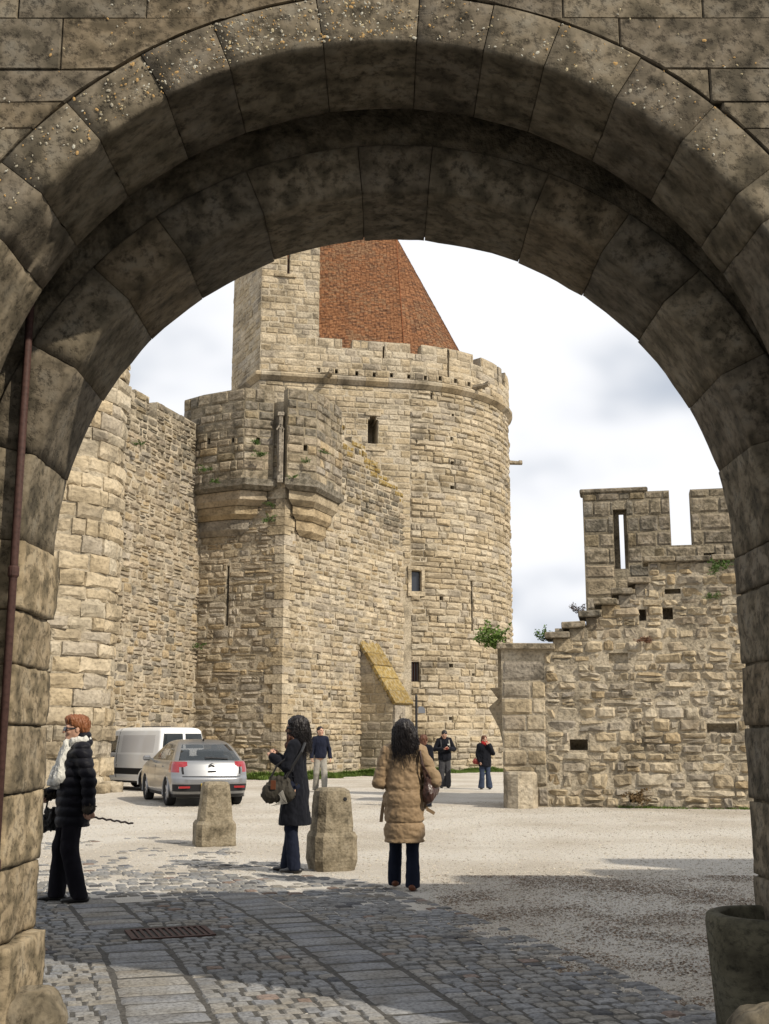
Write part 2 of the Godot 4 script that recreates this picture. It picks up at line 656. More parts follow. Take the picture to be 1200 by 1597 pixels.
	for x in ls: ss.append(x)
	var hs := [y0, y1]
	for c in cuts:
		ss.append(clampf(c[0], 0, total)); ss.append(clampf(c[1], 0, total))
		hs.append(clampf(c[2], y0, y1)); hs.append(clampf(c[3], y0, y1))
	ss.sort()
	hs.sort()
	var back: float = opt.get("back", dz * 0.14)
	var core := MB.new()
	var us := []
	for x in ss:
		if us.is_empty() or x - us[-1] > 1e-4: us.append(x)
	var vh := []
	for x in hs:
		if vh.is_empty() or x - vh[-1] > 1e-4: vh.append(x)
	# depth of the surface in every cell: back where solid, deeper in openings, thick where it goes right through
	var nu := us.size() - 1
	var nv := vh.size() - 1
	var dep := []
	for i in nu:
		var colm := PackedFloat32Array()
		for j in nv:
			var sm: float = (us[i] + us[i + 1]) / 2
			var hm: float = (vh[j] + vh[j + 1]) / 2
			var d := back
			for c in cuts:
				if sm > c[0] and sm < c[1] and hm > c[2] and hm < c[3]:
					d = maxf(d, minf(c[4], thick))
			colm.append(d)
		dep.append(colm)
	for i in nu:
		var sm: float = (us[i] + us[i + 1]) / 2
		var al := along(path, ls, sm)
		var t: Vector3 = al[1]
		var n := t.cross(UP)
		var a: Vector3 = al[0] + t * (us[i] - sm)
		var b: Vector3 = al[0] + t * (us[i + 1] - sm)
		for j in nv:
			var d: float = dep[i][j]
			var lo: Vector3 = UP * vh[j]
			var hi: Vector3 = UP * vh[j + 1]
			if d < thick - 1e-4:
				core.quad(a - n * d + lo, a - n * d + hi, b - n * d + hi, b - n * d + lo)
				core.quad(b - n * thick + lo, b - n * thick + hi, a - n * thick + hi, a - n * thick + lo)
			var dn: float = dep[i][j + 1] if j < nv - 1 else thick
			if absf(dn - d) > 1e-4:
				core.quad(a - n * d + hi, b - n * d + hi, b - n * dn + hi, a - n * dn + hi)
			var dr: float = dep[i + 1][j] if i < nu - 1 else thick
			if absf(dr - d) > 1e-4:
				core.quad(b - n * d + lo, b - n * d + hi, b - n * dr + hi, b - n * dr + lo)
			if i == 0 and d < thick - 1e-4:
				core.quad(a - n * d + lo, a - n * d + hi, a - n * thick + hi, a - n * thick + lo)
	var cm := part("wall_core", core.mesh(), M[opt.get("core", "mortar")], o)
	cm.position = -o.position


var piece_count := {}
func piece_name(o: Node3D, called: String) -> String:
	var key := str(o.get_instance_id()) + called
	var n: int = piece_count.get(key, 0)
	piece_count[key] = n + 1
	return called if n == 0 else "%s_%03d" % [called, n]


# a moulding swept along a path: profile of (out, up) points; each length between breaks is one piece
func moulding(o: Node3D, called: String, path: Array, y: float, prof: Array, mats: String, piece := 0.7, jit := 0.01) -> void:
	var ls := path_len(path)
	var s := 0.0
	while s < ls[-1] - 0.01:
		var e := minf(s + piece * rr(0.75, 1.25), ls[-1])
		if ls[-1] - e < piece * 0.4: e = ls[-1]
		var stops := [s + 0.006]
		for x in ls:
			if x > s + 0.02 and x < e - 0.02: stops.append(x)
		stops.append(e - 0.006)
		var rings := []
		var off := rr(-jit, jit)
		for i in stops.size():
			var a := along(path, ls, stops[i])
			var n: Vector3 = a[1].cross(UP)
			# mitre at path vertices
			if i > 0 and i < stops.size() - 1:
				var b := along(path, ls, stops[i] + 0.01)
				var n2: Vector3 = b[1].cross(UP)
				var m := (n + n2).normalized()
				n = m / maxf(m.dot(n), 0.4)
			var ring := PackedVector3Array()
			for q in prof:
				ring.append(a[0] + n * (q[0] + off) + UP * (y + q[1]) - o.position)
			rings.append(ring)
		var mb := MB.new()
		mb.loft(rings, true)
		var k := rng.randi() % int(tones[mats].size())
		var mi := MeshInstance3D.new()
		mi.name = piece_name(o, called)
		mi.mesh = mb.mesh()
		mi.material_override = M["%s_%d" % [mats, k]]
		o.add_child(mi)
		s = e


# closed solid over a plan polygon between two heights
func prism(pts: Array, y0: float, y1: float) -> MB:
	var mb := MB.new()
	var lo := PackedVector3Array()
	var hi := PackedVector3Array()
	for p in pts:
		lo.append(Vector3(p.x, y0, p.z))
		hi.append(Vector3(p.x, y1, p.z))
	mb.loft([lo, hi], true)
	return mb


# ---------------------------------------------------------------- the gateway the picture is taken through
func wpart(called: String, mesh: Mesh, m: Material, o: Node3D) -> MeshInstance3D:
	var p := part(piece_name(o, called), mesh, m, o)
	p.position = -o.position
	return p


func arch_slab(mb: MB, cx: float, hs: float, r: float, x0: float, x1: float, top: float, d0: float, d1: float) -> void:
	var n := 40
	for d in [d0, d1]:
		var z: float = -d
		mb.quad(Vector3(x0, 0, z), Vector3(x0, top, z), Vector3(cx - r, top, z), Vector3(cx - r, 0, z))
		mb.quad(Vector3(cx + r, 0, z), Vector3(cx + r, top, z), Vector3(x1, top, z), Vector3(x1, 0, z))
	for i in n:
		var a := PI - PI * i / n
		var b := PI - PI * (i + 1) / n
		var p := Vector2(cx + r * cos(a), hs + r * sin(a))
		var q := Vector2(cx + r * cos(b), hs + r * sin(b))
		for d in [d0, d1]:
			mb.quad(Vector3(p.x, p.y, -d), Vector3(p.x, top, -d), Vector3(q.x, top, -d), Vector3(q.x, q.y, -d))
		mb.quad(Vector3(p.x, p.y, -d0), Vector3(q.x, q.y, -d0), Vector3(q.x, q.y, -d1), Vector3(p.x, p.y, -d1))
	for e in [-1.0, 1.0]:
		mb.quad(Vector3(cx + r * e, 0, -d0), Vector3(cx + r * e, hs, -d0), Vector3(cx + r * e, hs, -d1), Vector3(cx + r * e, 0, -d1))
	for x in [x0, x1]:
		mb.quad(Vector3(x, 0, -d0), Vector3(x, top, -d0), Vector3(x, top, -d1), Vector3(x, 0, -d1))
	mb.quad(Vector3(x0, top, -d0), Vector3(x1, top, -d0), Vector3(x1, top, -d1), Vector3(x0, top, -d1))


# wedge stone of an arch: profile of (radius, depth) points swept between two angles
func voussoir(cx: float, hs: float, a0: float, a1: float, prof: Array, amp: float, seed_: float) -> ArrayMesh:
	var rings := []
	var n := maxi(4, int(absf(a1 - a0) * 24))
	var gap := 0.0011
	for i in n + 1:
		var u := float(i) / n
		var a := lerpf(a0 + gap, a1 - gap, u)
		var edge := 0.004 if (i == 0 or i == n) else 0.0
		var ring := PackedVector3Array()
		for k in prof.size():
			var q: Array = prof[k]
			var r: float = q[0]
			var d: float = q[1]
			var p := Vector3(cx + r * cos(a), hs + r * sin(a), -d)
			var w := noise2.get_noise_3d(p.x * 1.3 + seed_, p.y * 1.3, p.z * 1.3) * amp + noise2.get_noise_3d(p.x * 5.0, p.y * 5.0 + seed_, p.z * 5.0) * amp * 0.45
			var rim := q.size() > 2
			if rim: w = w * 1.0 - edge
			r -= (w if rim and q[2] == "r" else 0.0)
			d -= (w if rim and q[2] == "d" else 0.0)
			ring.append(Vector3(cx + r * cos(a), hs + r * sin(a), -d))
		rings.append(ring)
	var mb := MB.new()
	mb.loft(rings, true)
	return mb.smooth()


# subdivided stone block with worn edges and an uneven face
func rough_block(c: Vector3, h: Vector3, rad: float, amp: float, seed_: float, seg := 8) -> ArrayMesh:
	var mb := MB.new()
	var axes := [Vector3.RIGHT, Vector3.UP, Vector3.BACK]
	for i in 3:
		for s in [1.0, -1.0]:
			var f: Vector3 = axes[i] * s
			var u: Vector3 = axes[(i + 1) % 3]
			var w: Vector3 = axes[(i + 2) % 3] * s
			var rows := []
			for j in seg + 1:
				var row := PackedVector3Array()
				for k in seg + 1:
					var p: Vector3 = (f + u * (2.0 * j / seg - 1.0) + w * (2.0 * k / seg - 1.0)) * h
					var inner := Vector3(clampf(p.x, -h.x + rad, h.x - rad), clampf(p.y, -h.y + rad, h.y - rad), clampf(p.z, -h.z + rad, h.z - rad))
					var dv := p - inner
					var q := p
					var nn := f
					if dv.length() > 1e-6:
						nn = dv.normalized()
						q = inner + nn * rad
					var wp := q + c
					q += nn * (noise2.get_noise_3d(wp.x * 0.9 + seed_, wp.y * 0.9, wp.z * 0.9) * amp + noise2.get_noise_3d(wp.x * 3.5, wp.y * 3.5 + seed_, wp.z * 3.5) * amp * 0.5)
					row.append(q + c)
				rows.append(row)
			for j in seg:
				for k in seg:
					mb.quad(rows[j][k], rows[j][k + 1], rows[j + 1][k + 1], rows[j + 1][k])
	return mb.smooth()


func subdivide_profile(corners: Array, step: float) -> Array:
	# corners: [r, d, side of the edge that follows]; a small bevel is put at every corner
	var out := []
	var n := corners.size()
	for i in n:
		var a: Array = corners[i]
		var b: Array = corners[(i + 1) % n]
		var p := Vector2(a[0], a[1])
		var q := Vector2(b[0], b[1])
		var l := p.distance_to(q)
		var dir := (q - p) / l
		var bev := minf(0.014, l * 0.3)
		var m := maxi(1, int((l - 2 * bev) / step)) if a.size() > 2 and a[2] != "" else 1
		for k in m + 1:
			var x := p + dir * lerpf(bev, l - bev, float(k) / m)
			if a.size() > 2 and a[2] != "": out.append([x.x, x.y, a[2]])
			else: out.append([x.x, x.y])
	return out


func gate() -> void:
	var o := thing("stone_gateway", "weathered stone gateway with two nested round arches framing the view", "gateway", Vector3(0.03, 0, -5.9))
	var c1 := 0.02
	var h1 := 2.758
	var r1 := 2.13
	var c2 := 0.06
	var h2 := 2.53
	var r2 := 1.98
	# cores
	var mb := MB.new()
	arch_slab(mb, c1, h1, r1 + 0.015, -9.0, 18.0, 7.4, 5.16, 5.69)
	wpart("wall_core", mb.mesh(), M.mortar_gate, o)
	mb = MB.new()
	arch_slab(mb, c2, h2, r2 + 0.02, -9.0, 18.0, 6.0, 5.99, 6.56)
	wpart("wall_core", mb.mesh(), M.mortar_gate, o)
	mb = MB.new()
	mb.box(Vector3(4.5, 7.15, -5.97), Vector3(13.5, 0, 0), Vector3(0, 0.24, 0), Vector3(0, 0, 0.275))
	mb.box(Vector3(-2.2, 6.4, -6.24), Vector3(6.7, 0, 0), Vector3(0, 0.39, 0), Vector3(0, 0, 0.25))
	mb.box(Vector3(-5.8, 3.45, -5.84), Vector3(3.1, 0, 0), Vector3(0, 3.45, 0), Vector3(0, 0, 0.148))
	mb.box(Vector3(10.4, 3.45, -5.84), Vector3(7.5, 0, 0), Vector3(0, 3.45, 0), Vector3(0, 0, 0.148))
	wpart("vault", mb.mesh(), M.mortar_gate, o)
	# upper wall and its parapet, which throw the long shadow on the court
	for seg in [[-9.0, 4.9, 7.0], [4.9, 6.0, 6.9], [6.0, 7.2, 7.35], [7.2, 9.0, 7.95], [9.0, 10.5, 8.9], [10.5, 11.3, 8.7], [11.3, 13.2, 9.7], [13.2, 18.0, 11.3]]:
		mb = MB.new()
		mb.box(Vector3((seg[0] + seg[1]) / 2, (6.002 + seg[2]) / 2, -6.26), Vector3((seg[1] - seg[0]) / 2 - 0.001, 0, 0), Vector3(0, (seg[2] - 6.002) / 2, 0), Vector3(0, 0, 0.3), 0.03)
		wpart("parapet", mb.mesh(), M.gate_stone_1, o)
	# near arch ring
	var js := [[1200, 340], [1165, 290], [1072, 210], [965, 145], [850, 100], [755, 76], [650, 66], [505, 72], [360, 107], [262, 153], [155, 215], [65, 300], [0, 372]]
	var an := [0.0, 0.22]
	for j in js:
		var p := at(j[0], j[1], 5.1)
		an.append(atan2(p.y - h1, p.x - c1))
	an.append_array([PI - 0.22, PI])
	for i in an.size() - 1:
		var pr := rr(-0.004, 0.003)
		var prof := subdivide_profile([[r1 + 0.27, 5.10 - pr, "d"], [r1, 5.10 - pr, "r"], [r1, 5.46, ""], [r1 - 0.02, 5.465, "r"], [r1 - 0.02, 5.70, ""], [r1 + 0.27, 5.70, ""]], 0.05)
		var mid: float = (an[i] + an[i + 1]) / 2
		var f := "gate_stone"
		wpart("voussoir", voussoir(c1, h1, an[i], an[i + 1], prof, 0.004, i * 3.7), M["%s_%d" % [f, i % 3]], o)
	# near jambs
	for e in [-1.0, 1.0]:
		var y := 0.0
		var k := 0
		while y < h1 - 0.05:
			var h := minf(rr(0.36, 0.5), h1 - y)
			if h1 - y - h < 0.2: h = h1 - y
			wpart("jamb_block", rough_block(Vector3(c1 + e * (r1 + 0.3 + rr(-0.01, 0.01)), y + h / 2, -5.4), Vector3(0.3, h / 2 - 0.006, 0.3), 0.03, 0.02, k * 5.1 + e), M["gate_stone_%d" % (k % 4)], o)
			y += h
			k += 1
	# front ashlar round the ring
	var hole := PackedVector2Array()
	for i in 65:
		var a := PI * i / 64
		hole.append(Vector2(c1 + (r1 + 0.278) * cos(a), h1 + (r1 + 0.278) * sin(a)))
	hole.append(Vector2(c1 - r1 - 0.62, 0))
	hole.append(Vector2(c1 + r1 + 0.62, 0))
	hole.insert(65, Vector2(c1 - r1 - 0.62, h1))
	hole.insert(0, Vector2(c1 + r1 + 0.62, h1))
	var ys := [0.0]
	while ys[-1] < 3.4: ys.append(ys[-1] + rr(0.28, 0.42))
	ys.append_array([3.72, 4.12, 4.42, 4.56, 4.74, 5.02, 5.36, 5.68, 6.0])
	var q := 0
	for j in ys.size() - 1:
		var x := -3.6 - rr(0, 0.4)
		while x < 3.6:
			var l := rr(0.45, 0.95)
			var rect := PackedVector2Array([Vector2(x + 0.0025, ys[j] + 0.0025), Vector2(x + 0.0025, ys[j + 1] - 0.0025), Vector2(x + l - 0.0025, ys[j + 1] - 0.0025), Vector2(x + l - 0.0025, ys[j] + 0.0025)])
			for poly in Geometry2D.clip_polygons(rect, hole):
				var area := 0.0
				for i in poly.size():
					area += poly[i].cross(poly[(i + 1) % poly.size()]) / 2
				if absf(area) < 0.004: continue
				var m := ashlar(poly, 5.105 - rr(-0.004, 0.006), 5.2, q * 1.7)
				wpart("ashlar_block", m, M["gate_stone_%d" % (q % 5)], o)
				q += 1
			x += l
	# crusty lichen spots on the face of the ring and the wall
	var lm := MB.new()
	var lr := RandomNumberGenerator.new()
	lr.seed = 77
	var lcol := [Color(0.38, 0.24, 0.10), Color(0.38, 0.32, 0.20), Color(0.42, 0.40, 0.33), Color(0.32, 0.29, 0.22)]
	for i in 2600:
		var a := lr.randf_range(0.75, 2.75)
		var dens := exp(-pow((a - 1.85) / 0.45, 2.0)) + 0.22 * exp(-pow((a - 0.95) / 0.3, 2.0))
		if lr.randf() > dens: continue
		var rad := lr.randf_range(r1 + 0.02, r1 + 0.26)
		if lr.randf() < 0.12: rad += 0.35
		var c := Vector3(c1 + cos(a) * rad, h1 + sin(a) * rad, -5.0965)
		var k := 0 if lr.randf() < 0.3 else lr.randi_range(1, 3)
		var sz := lr.randf_range(0.0018, 0.006) * (1.7 if lr.randf() < 0.2 else 1.0)
		for e in 7:
			var t0 := TAU * e / 7
			var t1 := TAU * (e + 1) / 7
			var z0 := sz * (1.0 + 0.3 * sin(t0 * 2.0 + i))
			var z1 := sz * (1.0 + 0.3 * sin(t1 * 2.0 + i))
			lm.tri(c + Vector3(0, 0, 0.0012), c + Vector3(cos(t0) * z0, sin(t0) * z0, -0.0015), c + Vector3(cos(t1) * z1, sin(t1) * z1, -0.0015), lcol[k])
	var lich := wpart("lichen", lm.mesh(), M.pebble, o)
	lich.set_meta("kind", "stuff")
	# inner arch
	var n2 := 13
	var ang := []
	for i in n2 + 1: ang.append(PI * i / n2 + (rr(-0.03, 0.03) if i > 0 and i < n2 else 0.0))
	for i in n2:
		var a0: float = ang[i]
		var a1: float = ang[i + 1]
		var prof := subdivide_profile([[r2 + 0.3, 5.95, "d"], [r2 + rr(-0.004, 0.012), 5.95, "r"], [r2 + rr(-0.004, 0.012), 6.6, "d"], [r2 + 0.3, 6.6, ""]], 0.05)
		wpart("voussoir", voussoir(c2, h2, a0, a1, prof, 0.009, i * 2.3 + 40), M["gate_stone_%d" % (i % 5)], o)
	# inner jambs: big worn blocks on the left, darker ones on the right
	var jl := [1560, 1453, 1343, 1232, 1132, 1045, 966, 887]
	for i in jl.size():
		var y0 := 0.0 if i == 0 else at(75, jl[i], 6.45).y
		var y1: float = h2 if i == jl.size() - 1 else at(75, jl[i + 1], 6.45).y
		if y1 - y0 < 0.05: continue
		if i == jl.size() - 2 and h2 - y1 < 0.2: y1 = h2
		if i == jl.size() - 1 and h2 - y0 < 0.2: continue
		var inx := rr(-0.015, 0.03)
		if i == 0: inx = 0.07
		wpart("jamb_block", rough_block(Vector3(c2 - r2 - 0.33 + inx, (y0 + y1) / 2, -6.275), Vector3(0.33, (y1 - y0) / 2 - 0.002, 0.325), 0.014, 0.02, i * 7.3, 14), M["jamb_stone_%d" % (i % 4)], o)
	var y := 0.0
	var k := 0
	while y < h2 - 0.05:
		var h := minf(rr(0.28, 0.42), h2 - y)
		if h2 - y - h < 0.18: h = h2 - y
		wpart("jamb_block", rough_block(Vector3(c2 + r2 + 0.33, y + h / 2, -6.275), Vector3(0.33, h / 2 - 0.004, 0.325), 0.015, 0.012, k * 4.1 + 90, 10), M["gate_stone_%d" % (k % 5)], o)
		y += h
		k += 1
	# rusty downpipe in the corner
	var pipe := thing("drainpipe", "rusty brown iron downpipe running up the lit gateway jamb", "drainpipe", Vector3(-1.935, 0, -5.9))
	mb = MB.new()
	mb.tube([Vector3(0, 0.02, 0), Vector3(0, 4.9, 0)], [0.021], 14)
	part("pipe", mb.smooth(), M.rust, pipe)
	for hgt in [0.9, 2.37, 3.9]:
		mb = MB.new()
		mb.tube([Vector3(0, hgt - 0.05, 0), Vector3(0, hgt - 0.04, 0), Vector3(0, hgt, 0), Vector3(0, hgt + 0.01, 0)], [0.024, 0.029, 0.029, 0.024], 14)
		part("collar", mb.mesh(), M.rust, pipe)
		mb = MB.new()
		mb.box(Vector3(-0.01, hgt - 0.02, -0.035), Vector3(0.012, 0, 0), Vector3(0, 0.012, 0), Vector3(0, 0, 0.03))
		part("bracket", mb.mesh(), M.rust, pipe)


# dressed block: plan polygon in x, y; face at depth d0, slightly uneven
func ashlar(poly: PackedVector2Array, d0: float, d1: float, seed_: float) -> ArrayMesh:
	var mb := MB.new()
	var c := Vector2.ZERO
	for p in poly: c += p
	c /= poly.size()
	var n := poly.size()
	var fz := func(p: Vector2) -> float: return -d0 + noise2.get_noise_3d(p.x * 2.0, p.y * 2.0, seed_) * 0.014
	for i in n:
		var a := poly[i]
		var b := poly[(i + 1) % n]
		var a2 := a.lerp(c, minf(0.4, 0.007 / maxf(a.distance_to(c), 0.03)))
		var b2 := b.lerp(c, minf(0.4, 0.007 / maxf(b.distance_to(c), 0.03)))
		mb.quad(Vector3(a.x, a.y, -d1), Vector3(b.x, b.y, -d1), Vector3(b.x, b.y, -d0 - 0.008), Vector3(a.x, a.y, -d0 - 0.008))
		mb.quad(Vector3(a.x, a.y, -d0 - 0.008), Vector3(b.x, b.y, -d0 - 0.008), Vector3(b2.x, b2.y, fz.call(b2)), Vector3(a2.x, a2.y, fz.call(a2)))
	# face: grid clipped to the inset polygon by fans towards the middle
	var ins := PackedVector2Array()
	for i in n:
		ins.append(poly[i].lerp(c, minf(0.4, 0.007 / maxf(poly[i].distance_to(c), 0.03))))
	var tri := Geometry2D.triangulate_polygon(ins)
	for i in range(0, tri.size(), 3):
		var ps := [ins[tri[i]], ins[tri[i + 1]], ins[tri[i + 2]]]
		mb.tri(Vector3(ps[0].x, ps[0].y, fz.call(ps[0])), Vector3(ps[1].x, ps[1].y, fz.call(ps[1])), Vector3(ps[2].x, ps[2].y, fz.call(ps[2])))
	return mb.mesh()


# ---------------------------------------------------------------- ramparts on the left
func top_steps(path: Array, pts: Array, ymax: float, thick: float) -> Array:
	# pts: [px, py] of the wall's top; gives cuts that leave that outline in level steps
	var out := []
	for i in pts.size() - 1:
		var a := hit(path, pts[i][0], pts[i][1])
		var b := hit(path, pts[i + 1][0], pts[i + 1][1])
		if a.x < 0 or b.x < 0 or b.x - a.x < 0.02: continue
		var m := maxi(1, int((b.x - a.x) / 0.5))
		for k in m:
			out.append([lerpf(a.x, b.x, float(k) / m), lerpf(a.x, b.x, (k + 1.0) / m), lerpf(a.y, b.y, (k + 0.5) / m), ymax + 0.5, thick + 0.1])
	return out


func tier(o: Node3D, pts: Array, wall: Array, f: float, y0: float, y1: float, f0: float, m: String) -> void:
	var lo := PackedVector3Array()
	var hi := PackedVector3Array()
	var mid := PackedVector3Array()
	for i in pts.size():
		var p: Vector3 = wall[i].lerp(pts[i], f)
		var p0: Vector3 = wall[i].lerp(pts[i], f0)
		lo.append(p0 + UP * y0)
		mid.append(p + UP * lerpf(y0, y1, 0.35))
		hi.append(p + UP * y1)
	for i in range(pts.size() - 1, -1, -1):
		var back: Vector3 = wall[i] + (wall[i] - pts[i]).normalized() * 0.4
		lo.append(back + UP * y0)
		mid.append(back + UP * lerpf(y0, y1, 0.35))
		hi.append(back + UP * y1)
	var mb := MB.new()
	mb.loft([lo, mid, hi], true)
	wpart("corbel", mb.mesh(), M["%s_%d" % [m, rng.randi() % int(tones[m].size())]], o)


func rampart() -> void:
	# rounded buttress tower just beyond the gateway
	var o := thing("round_turret", "rounded buttress tower of big bossed pale stones beside the white van", "tower", plan(-10.1, 33.5))
	var arc := []
	for i in 15:
		var a := deg_to_rad(200 + i * 12.0)
		arc.append(plan(-10.1 + 2.2 * cos(a), 33.5 + 2.2 * sin(a)))
	masonry(o, arc, 0.0, 14.0, {"seed": 5, "ch": [0.34, 0.52], "ln": [0.6, 1.15], "proud": [-0.02, 0.06], "dz": 0.17, "mats": ["tower_stone"], "parts": 220, "thick": 1.2, "fam": "boss"})
	for i in 7:
		var a := deg_to_rad(230 + i * 20)
		var c := plan(-10.1 + 2.3 * cos(a), 33.5 + 2.3 * sin(a)) + UP * 0.08
		wpart("footing", rough_block(c, Vector3(rr(0.35, 0.5), rr(0.14, 0.24), rr(0.3, 0.4)), 0.1, 0.09, i * 3.3, 6), M["wall_stone_%d" % rng.randi_range(0, 6)], o)
	# curtain wall between the buttress and the corner turret
	var L := plan(-7.36, 44.8)
	var C := plan(-3.88, 43.5)
	var Fw := plan(1.14, 51.8)
	o = thing("curtain_wall", "tall rubble curtain wall with dark parapet between the rounded buttress and the corner turret", "wall", plan(-8.5, 41))
	var cw := [plan(-10.6, 34.4), plan(-7.28, 45.05)]
	var cu := [cut(cw, 234, 590, 247, 652, 0.8)]
	cu.append(cut(cw, 207, 590, 212, 612, 0.8))
	cu.append(cut(cw, 219, 693, 222, 705, 0.5))
	cu.append(cut(cw, 252, 705, 256, 716, 0.5))
	cu.append(cut(cw, 280, 716, 285, 728, 0.5))
	masonry(o, cw, 0.0, 13.85, {"seed": 8, "ch": [0.2, 0.36], "ln": [0.3, 0.75], "fam": "rubble", "proud": [-0.02, 0.04], "dz": 0.14, "cuts": cu, "parts": 300, "thick": 0.7,
		"mats": ["wall_stone"], "pick": func(_s, y, r): return "parapet_stone" if y > 11.6 + r * 0.6 else ("parapet_stone" if r < 0.06 else "wall_stone")})
	# corner turret and the wall that runs back to the great tower
	o = thing("corner_rampart", "corner rampart with two corbelled bartizans and a golden lichened wall running to the great tower", "wall", C)
	var left := [L, C]
	var lc := [cut(left, 353, 882, 357, 976, 0.9)]
	masonry(o, left, 0.0, 13.0, {"seed": 12, "ch": [0.2, 0.36], "ln": [0.35, 0.85], "fam": "rubble", "proud": [-0.02, 0.03], "dz": 0.12, "cuts": lc, "parts": 150, "thick": 0.9, "mats": ["wall_stone"]})
	var right := [C, Fw]
	var ymax := 14.6
	var prof := [[446, 606], [496, 622], [537, 660], [538, 686], [549, 690], [550, 677], [571, 700], [574, 712], [590, 726], [593, 738], [606, 745], [621, 757], [624, 768], [642, 778]]
	var rc := top_steps(right, prof, ymax, 0.9)
	var tops := rc.duplicate()
	rc.append(cut(right, 495, 1020, 498, 1030, 0.4))
	rc.append(cut(right, 513, 1080, 516, 1088, 0.4))
	rc.append(cut(right, 600, 1040, 603, 1052, 0.4))
	masonry(o, right, 0.0, ymax, {"seed": 15, "ch": [0.19, 0.29], "ln": [0.28, 0.75], "fam": "boss", "proud": [-0.03, 0.05], "dz": 0.13, "cuts": rc, "parts": 300, "thick": 0.9, "joint": 0.04,
		"mats": ["wall_stone"], "pick": func(s, y, r):
			var top := ymax
			for c in tops:
				if s >= c[0] and s <= c[1]: top = c[2]
			if y > top - 0.5 - r * 0.3: return "gold_stone"
			if y > top - 2.6 - r: return "parapet_stone" if r < 0.75 else "wall_stone"
			return "tower_stone" if r < 0.6 else "wall_stone"})
	# alternating corner stones
	var y := 0.0
	var k := 0
	while y < 12.6:
		var h := rr(0.3, 0.42)
		var lng := 0.75 if k % 2 == 0 else 0.4
		var u1: Vector3 = (L - C).normalized()
		var u2: Vector3 = (Fw - C).normalized()
		var n1: Vector3 = (C - L).normalized().cross(UP)
		var n2: Vector3 = (Fw - C).normalized().cross(UP)
		var mb := MB.new()
		var lo := PackedVector3Array()
		var hi := PackedVector3Array()
		var e := rr(0.03, 0.07)
		var cc: Vector3 = C + (n1 + n2) * e * 0.62
		for p in [cc, cc + u2 * (1.15 - lng), C + u2 * (1.15 - lng) - n2 * 0.1, C + u1 * lng - n1 * 0.1, cc + u1 * lng]:
			lo.append(p + UP * (y + 0.012))
			hi.append(p + UP * (y + h - 0.012))
		mb.loft([lo, hi], true)
		wpart("quoin", mb.mesh(), M["%s_%d" % ["tower_stone", k * 3 % 7]], o)
		y += h
		k += 1
	# bartizans
	var bl := [plan(-8.15, 44.75), plan(-7.25, 44.0), plan(-5.48, 43.05), plan(-4.36, 43.45)]
	var blw := [plan(-7.3, 44.78), plan(-6.9, 44.63), plan(-6.3, 44.4), plan(-5.8, 44.22)]
	var br := [plan(-3.78, 43.05), plan(-2.66, 43.6), plan(-1.78, 46.1), plan(-1.98, 46.75)]
	var brw := [plan(-3.3, 44.45), plan(-3.0, 44.95), plan(-2.7, 45.45), plan(-2.6, 45.6)]
	for s in [[bl, blw, 21, [[323, 683, 328, 693], [361, 680, 366, 690], [400, 682, 406, 692]]], [br, brw, 22, [[474, 693, 480, 703]]]]:
		var bp: Array = s[0]
		var bc := []
		for c in s[3]: bc.append(cut(bp, c[0], c[1], c[2], c[3], 0.55))
		masonry(o, bp, 11.3, 15.0, {"seed": s[2], "ch": [0.28, 0.42], "ln": [0.4, 0.9], "fam": "ashlar", "proud": [-0.03, 0.05], "dz": 0.12, "cuts": bc, "parts": 60, "thick": 0.45, "joint": 0.03, "core": "mortar_dark",
			"mats": ["parapet_stone"], "pick": func(_s, yy, r): return "wall_stone" if yy < 13.0 and r < 0.75 else ("gold_stone" if yy > 14.6 and r < 0.15 else "parapet_stone")})
		tier(o, bp, s[1], 1.12, 10.95, 11.35, 0.95, "parapet_stone")
		tier(o, bp, s[1], 0.84, 10.4, 10.93, 0.62, "wall_stone")
		tier(o, bp, s[1], 0.58, 9.9, 10.38, 0.4, "wall_stone")
		tier(o, bp, s[1], 0.34, 9.3, 9.88, 0.1, "wall_stone")
	# slender gabled pilaster between the bartizans
	var mp := MB.new()
	var pc := plan(-4.06, 43.28)
	mp.box(pc + UP * 12.3, Vector3(0.12, 0, 0), Vector3(0, 1.1, 0), Vector3(0, 0, 0.12), 0.03)
	mp.box(pc + UP * 13.6, Vector3(0.08, 0, 0), Vector3(0, 0.3, 0), Vector3(0, 0, 0.16), 0.03)
	mp.box(pc + UP * 13.95, Vector3(0.13, 0, 0), Vector3(0, 0.08, 0), Vector3(0, 0, 0.2), 0.02)
	mp.box(pc + UP * 12.5 + Vector3(0, 0, 0.2), Vector3(0.05, 0, 0), Vector3(0, 0.9, 0), Vector3(0, 0, 0.05), 0.015)
	for e in [-1.0, 1.0]:
		mp.box(pc + UP * 13.4 + Vector3(0.07 * e, 0, 0.2), Vector3(0.09, 0.13 * -e, 0).normalized() * 0.13, Vector3(0.13 * e, 0.09, 0).normalized() * 0.03, Vector3(0, 0, 0.05))
	wpart("pilaster", mp.mesh(), M.wall_stone_5, o)
	lean_buttress(right)


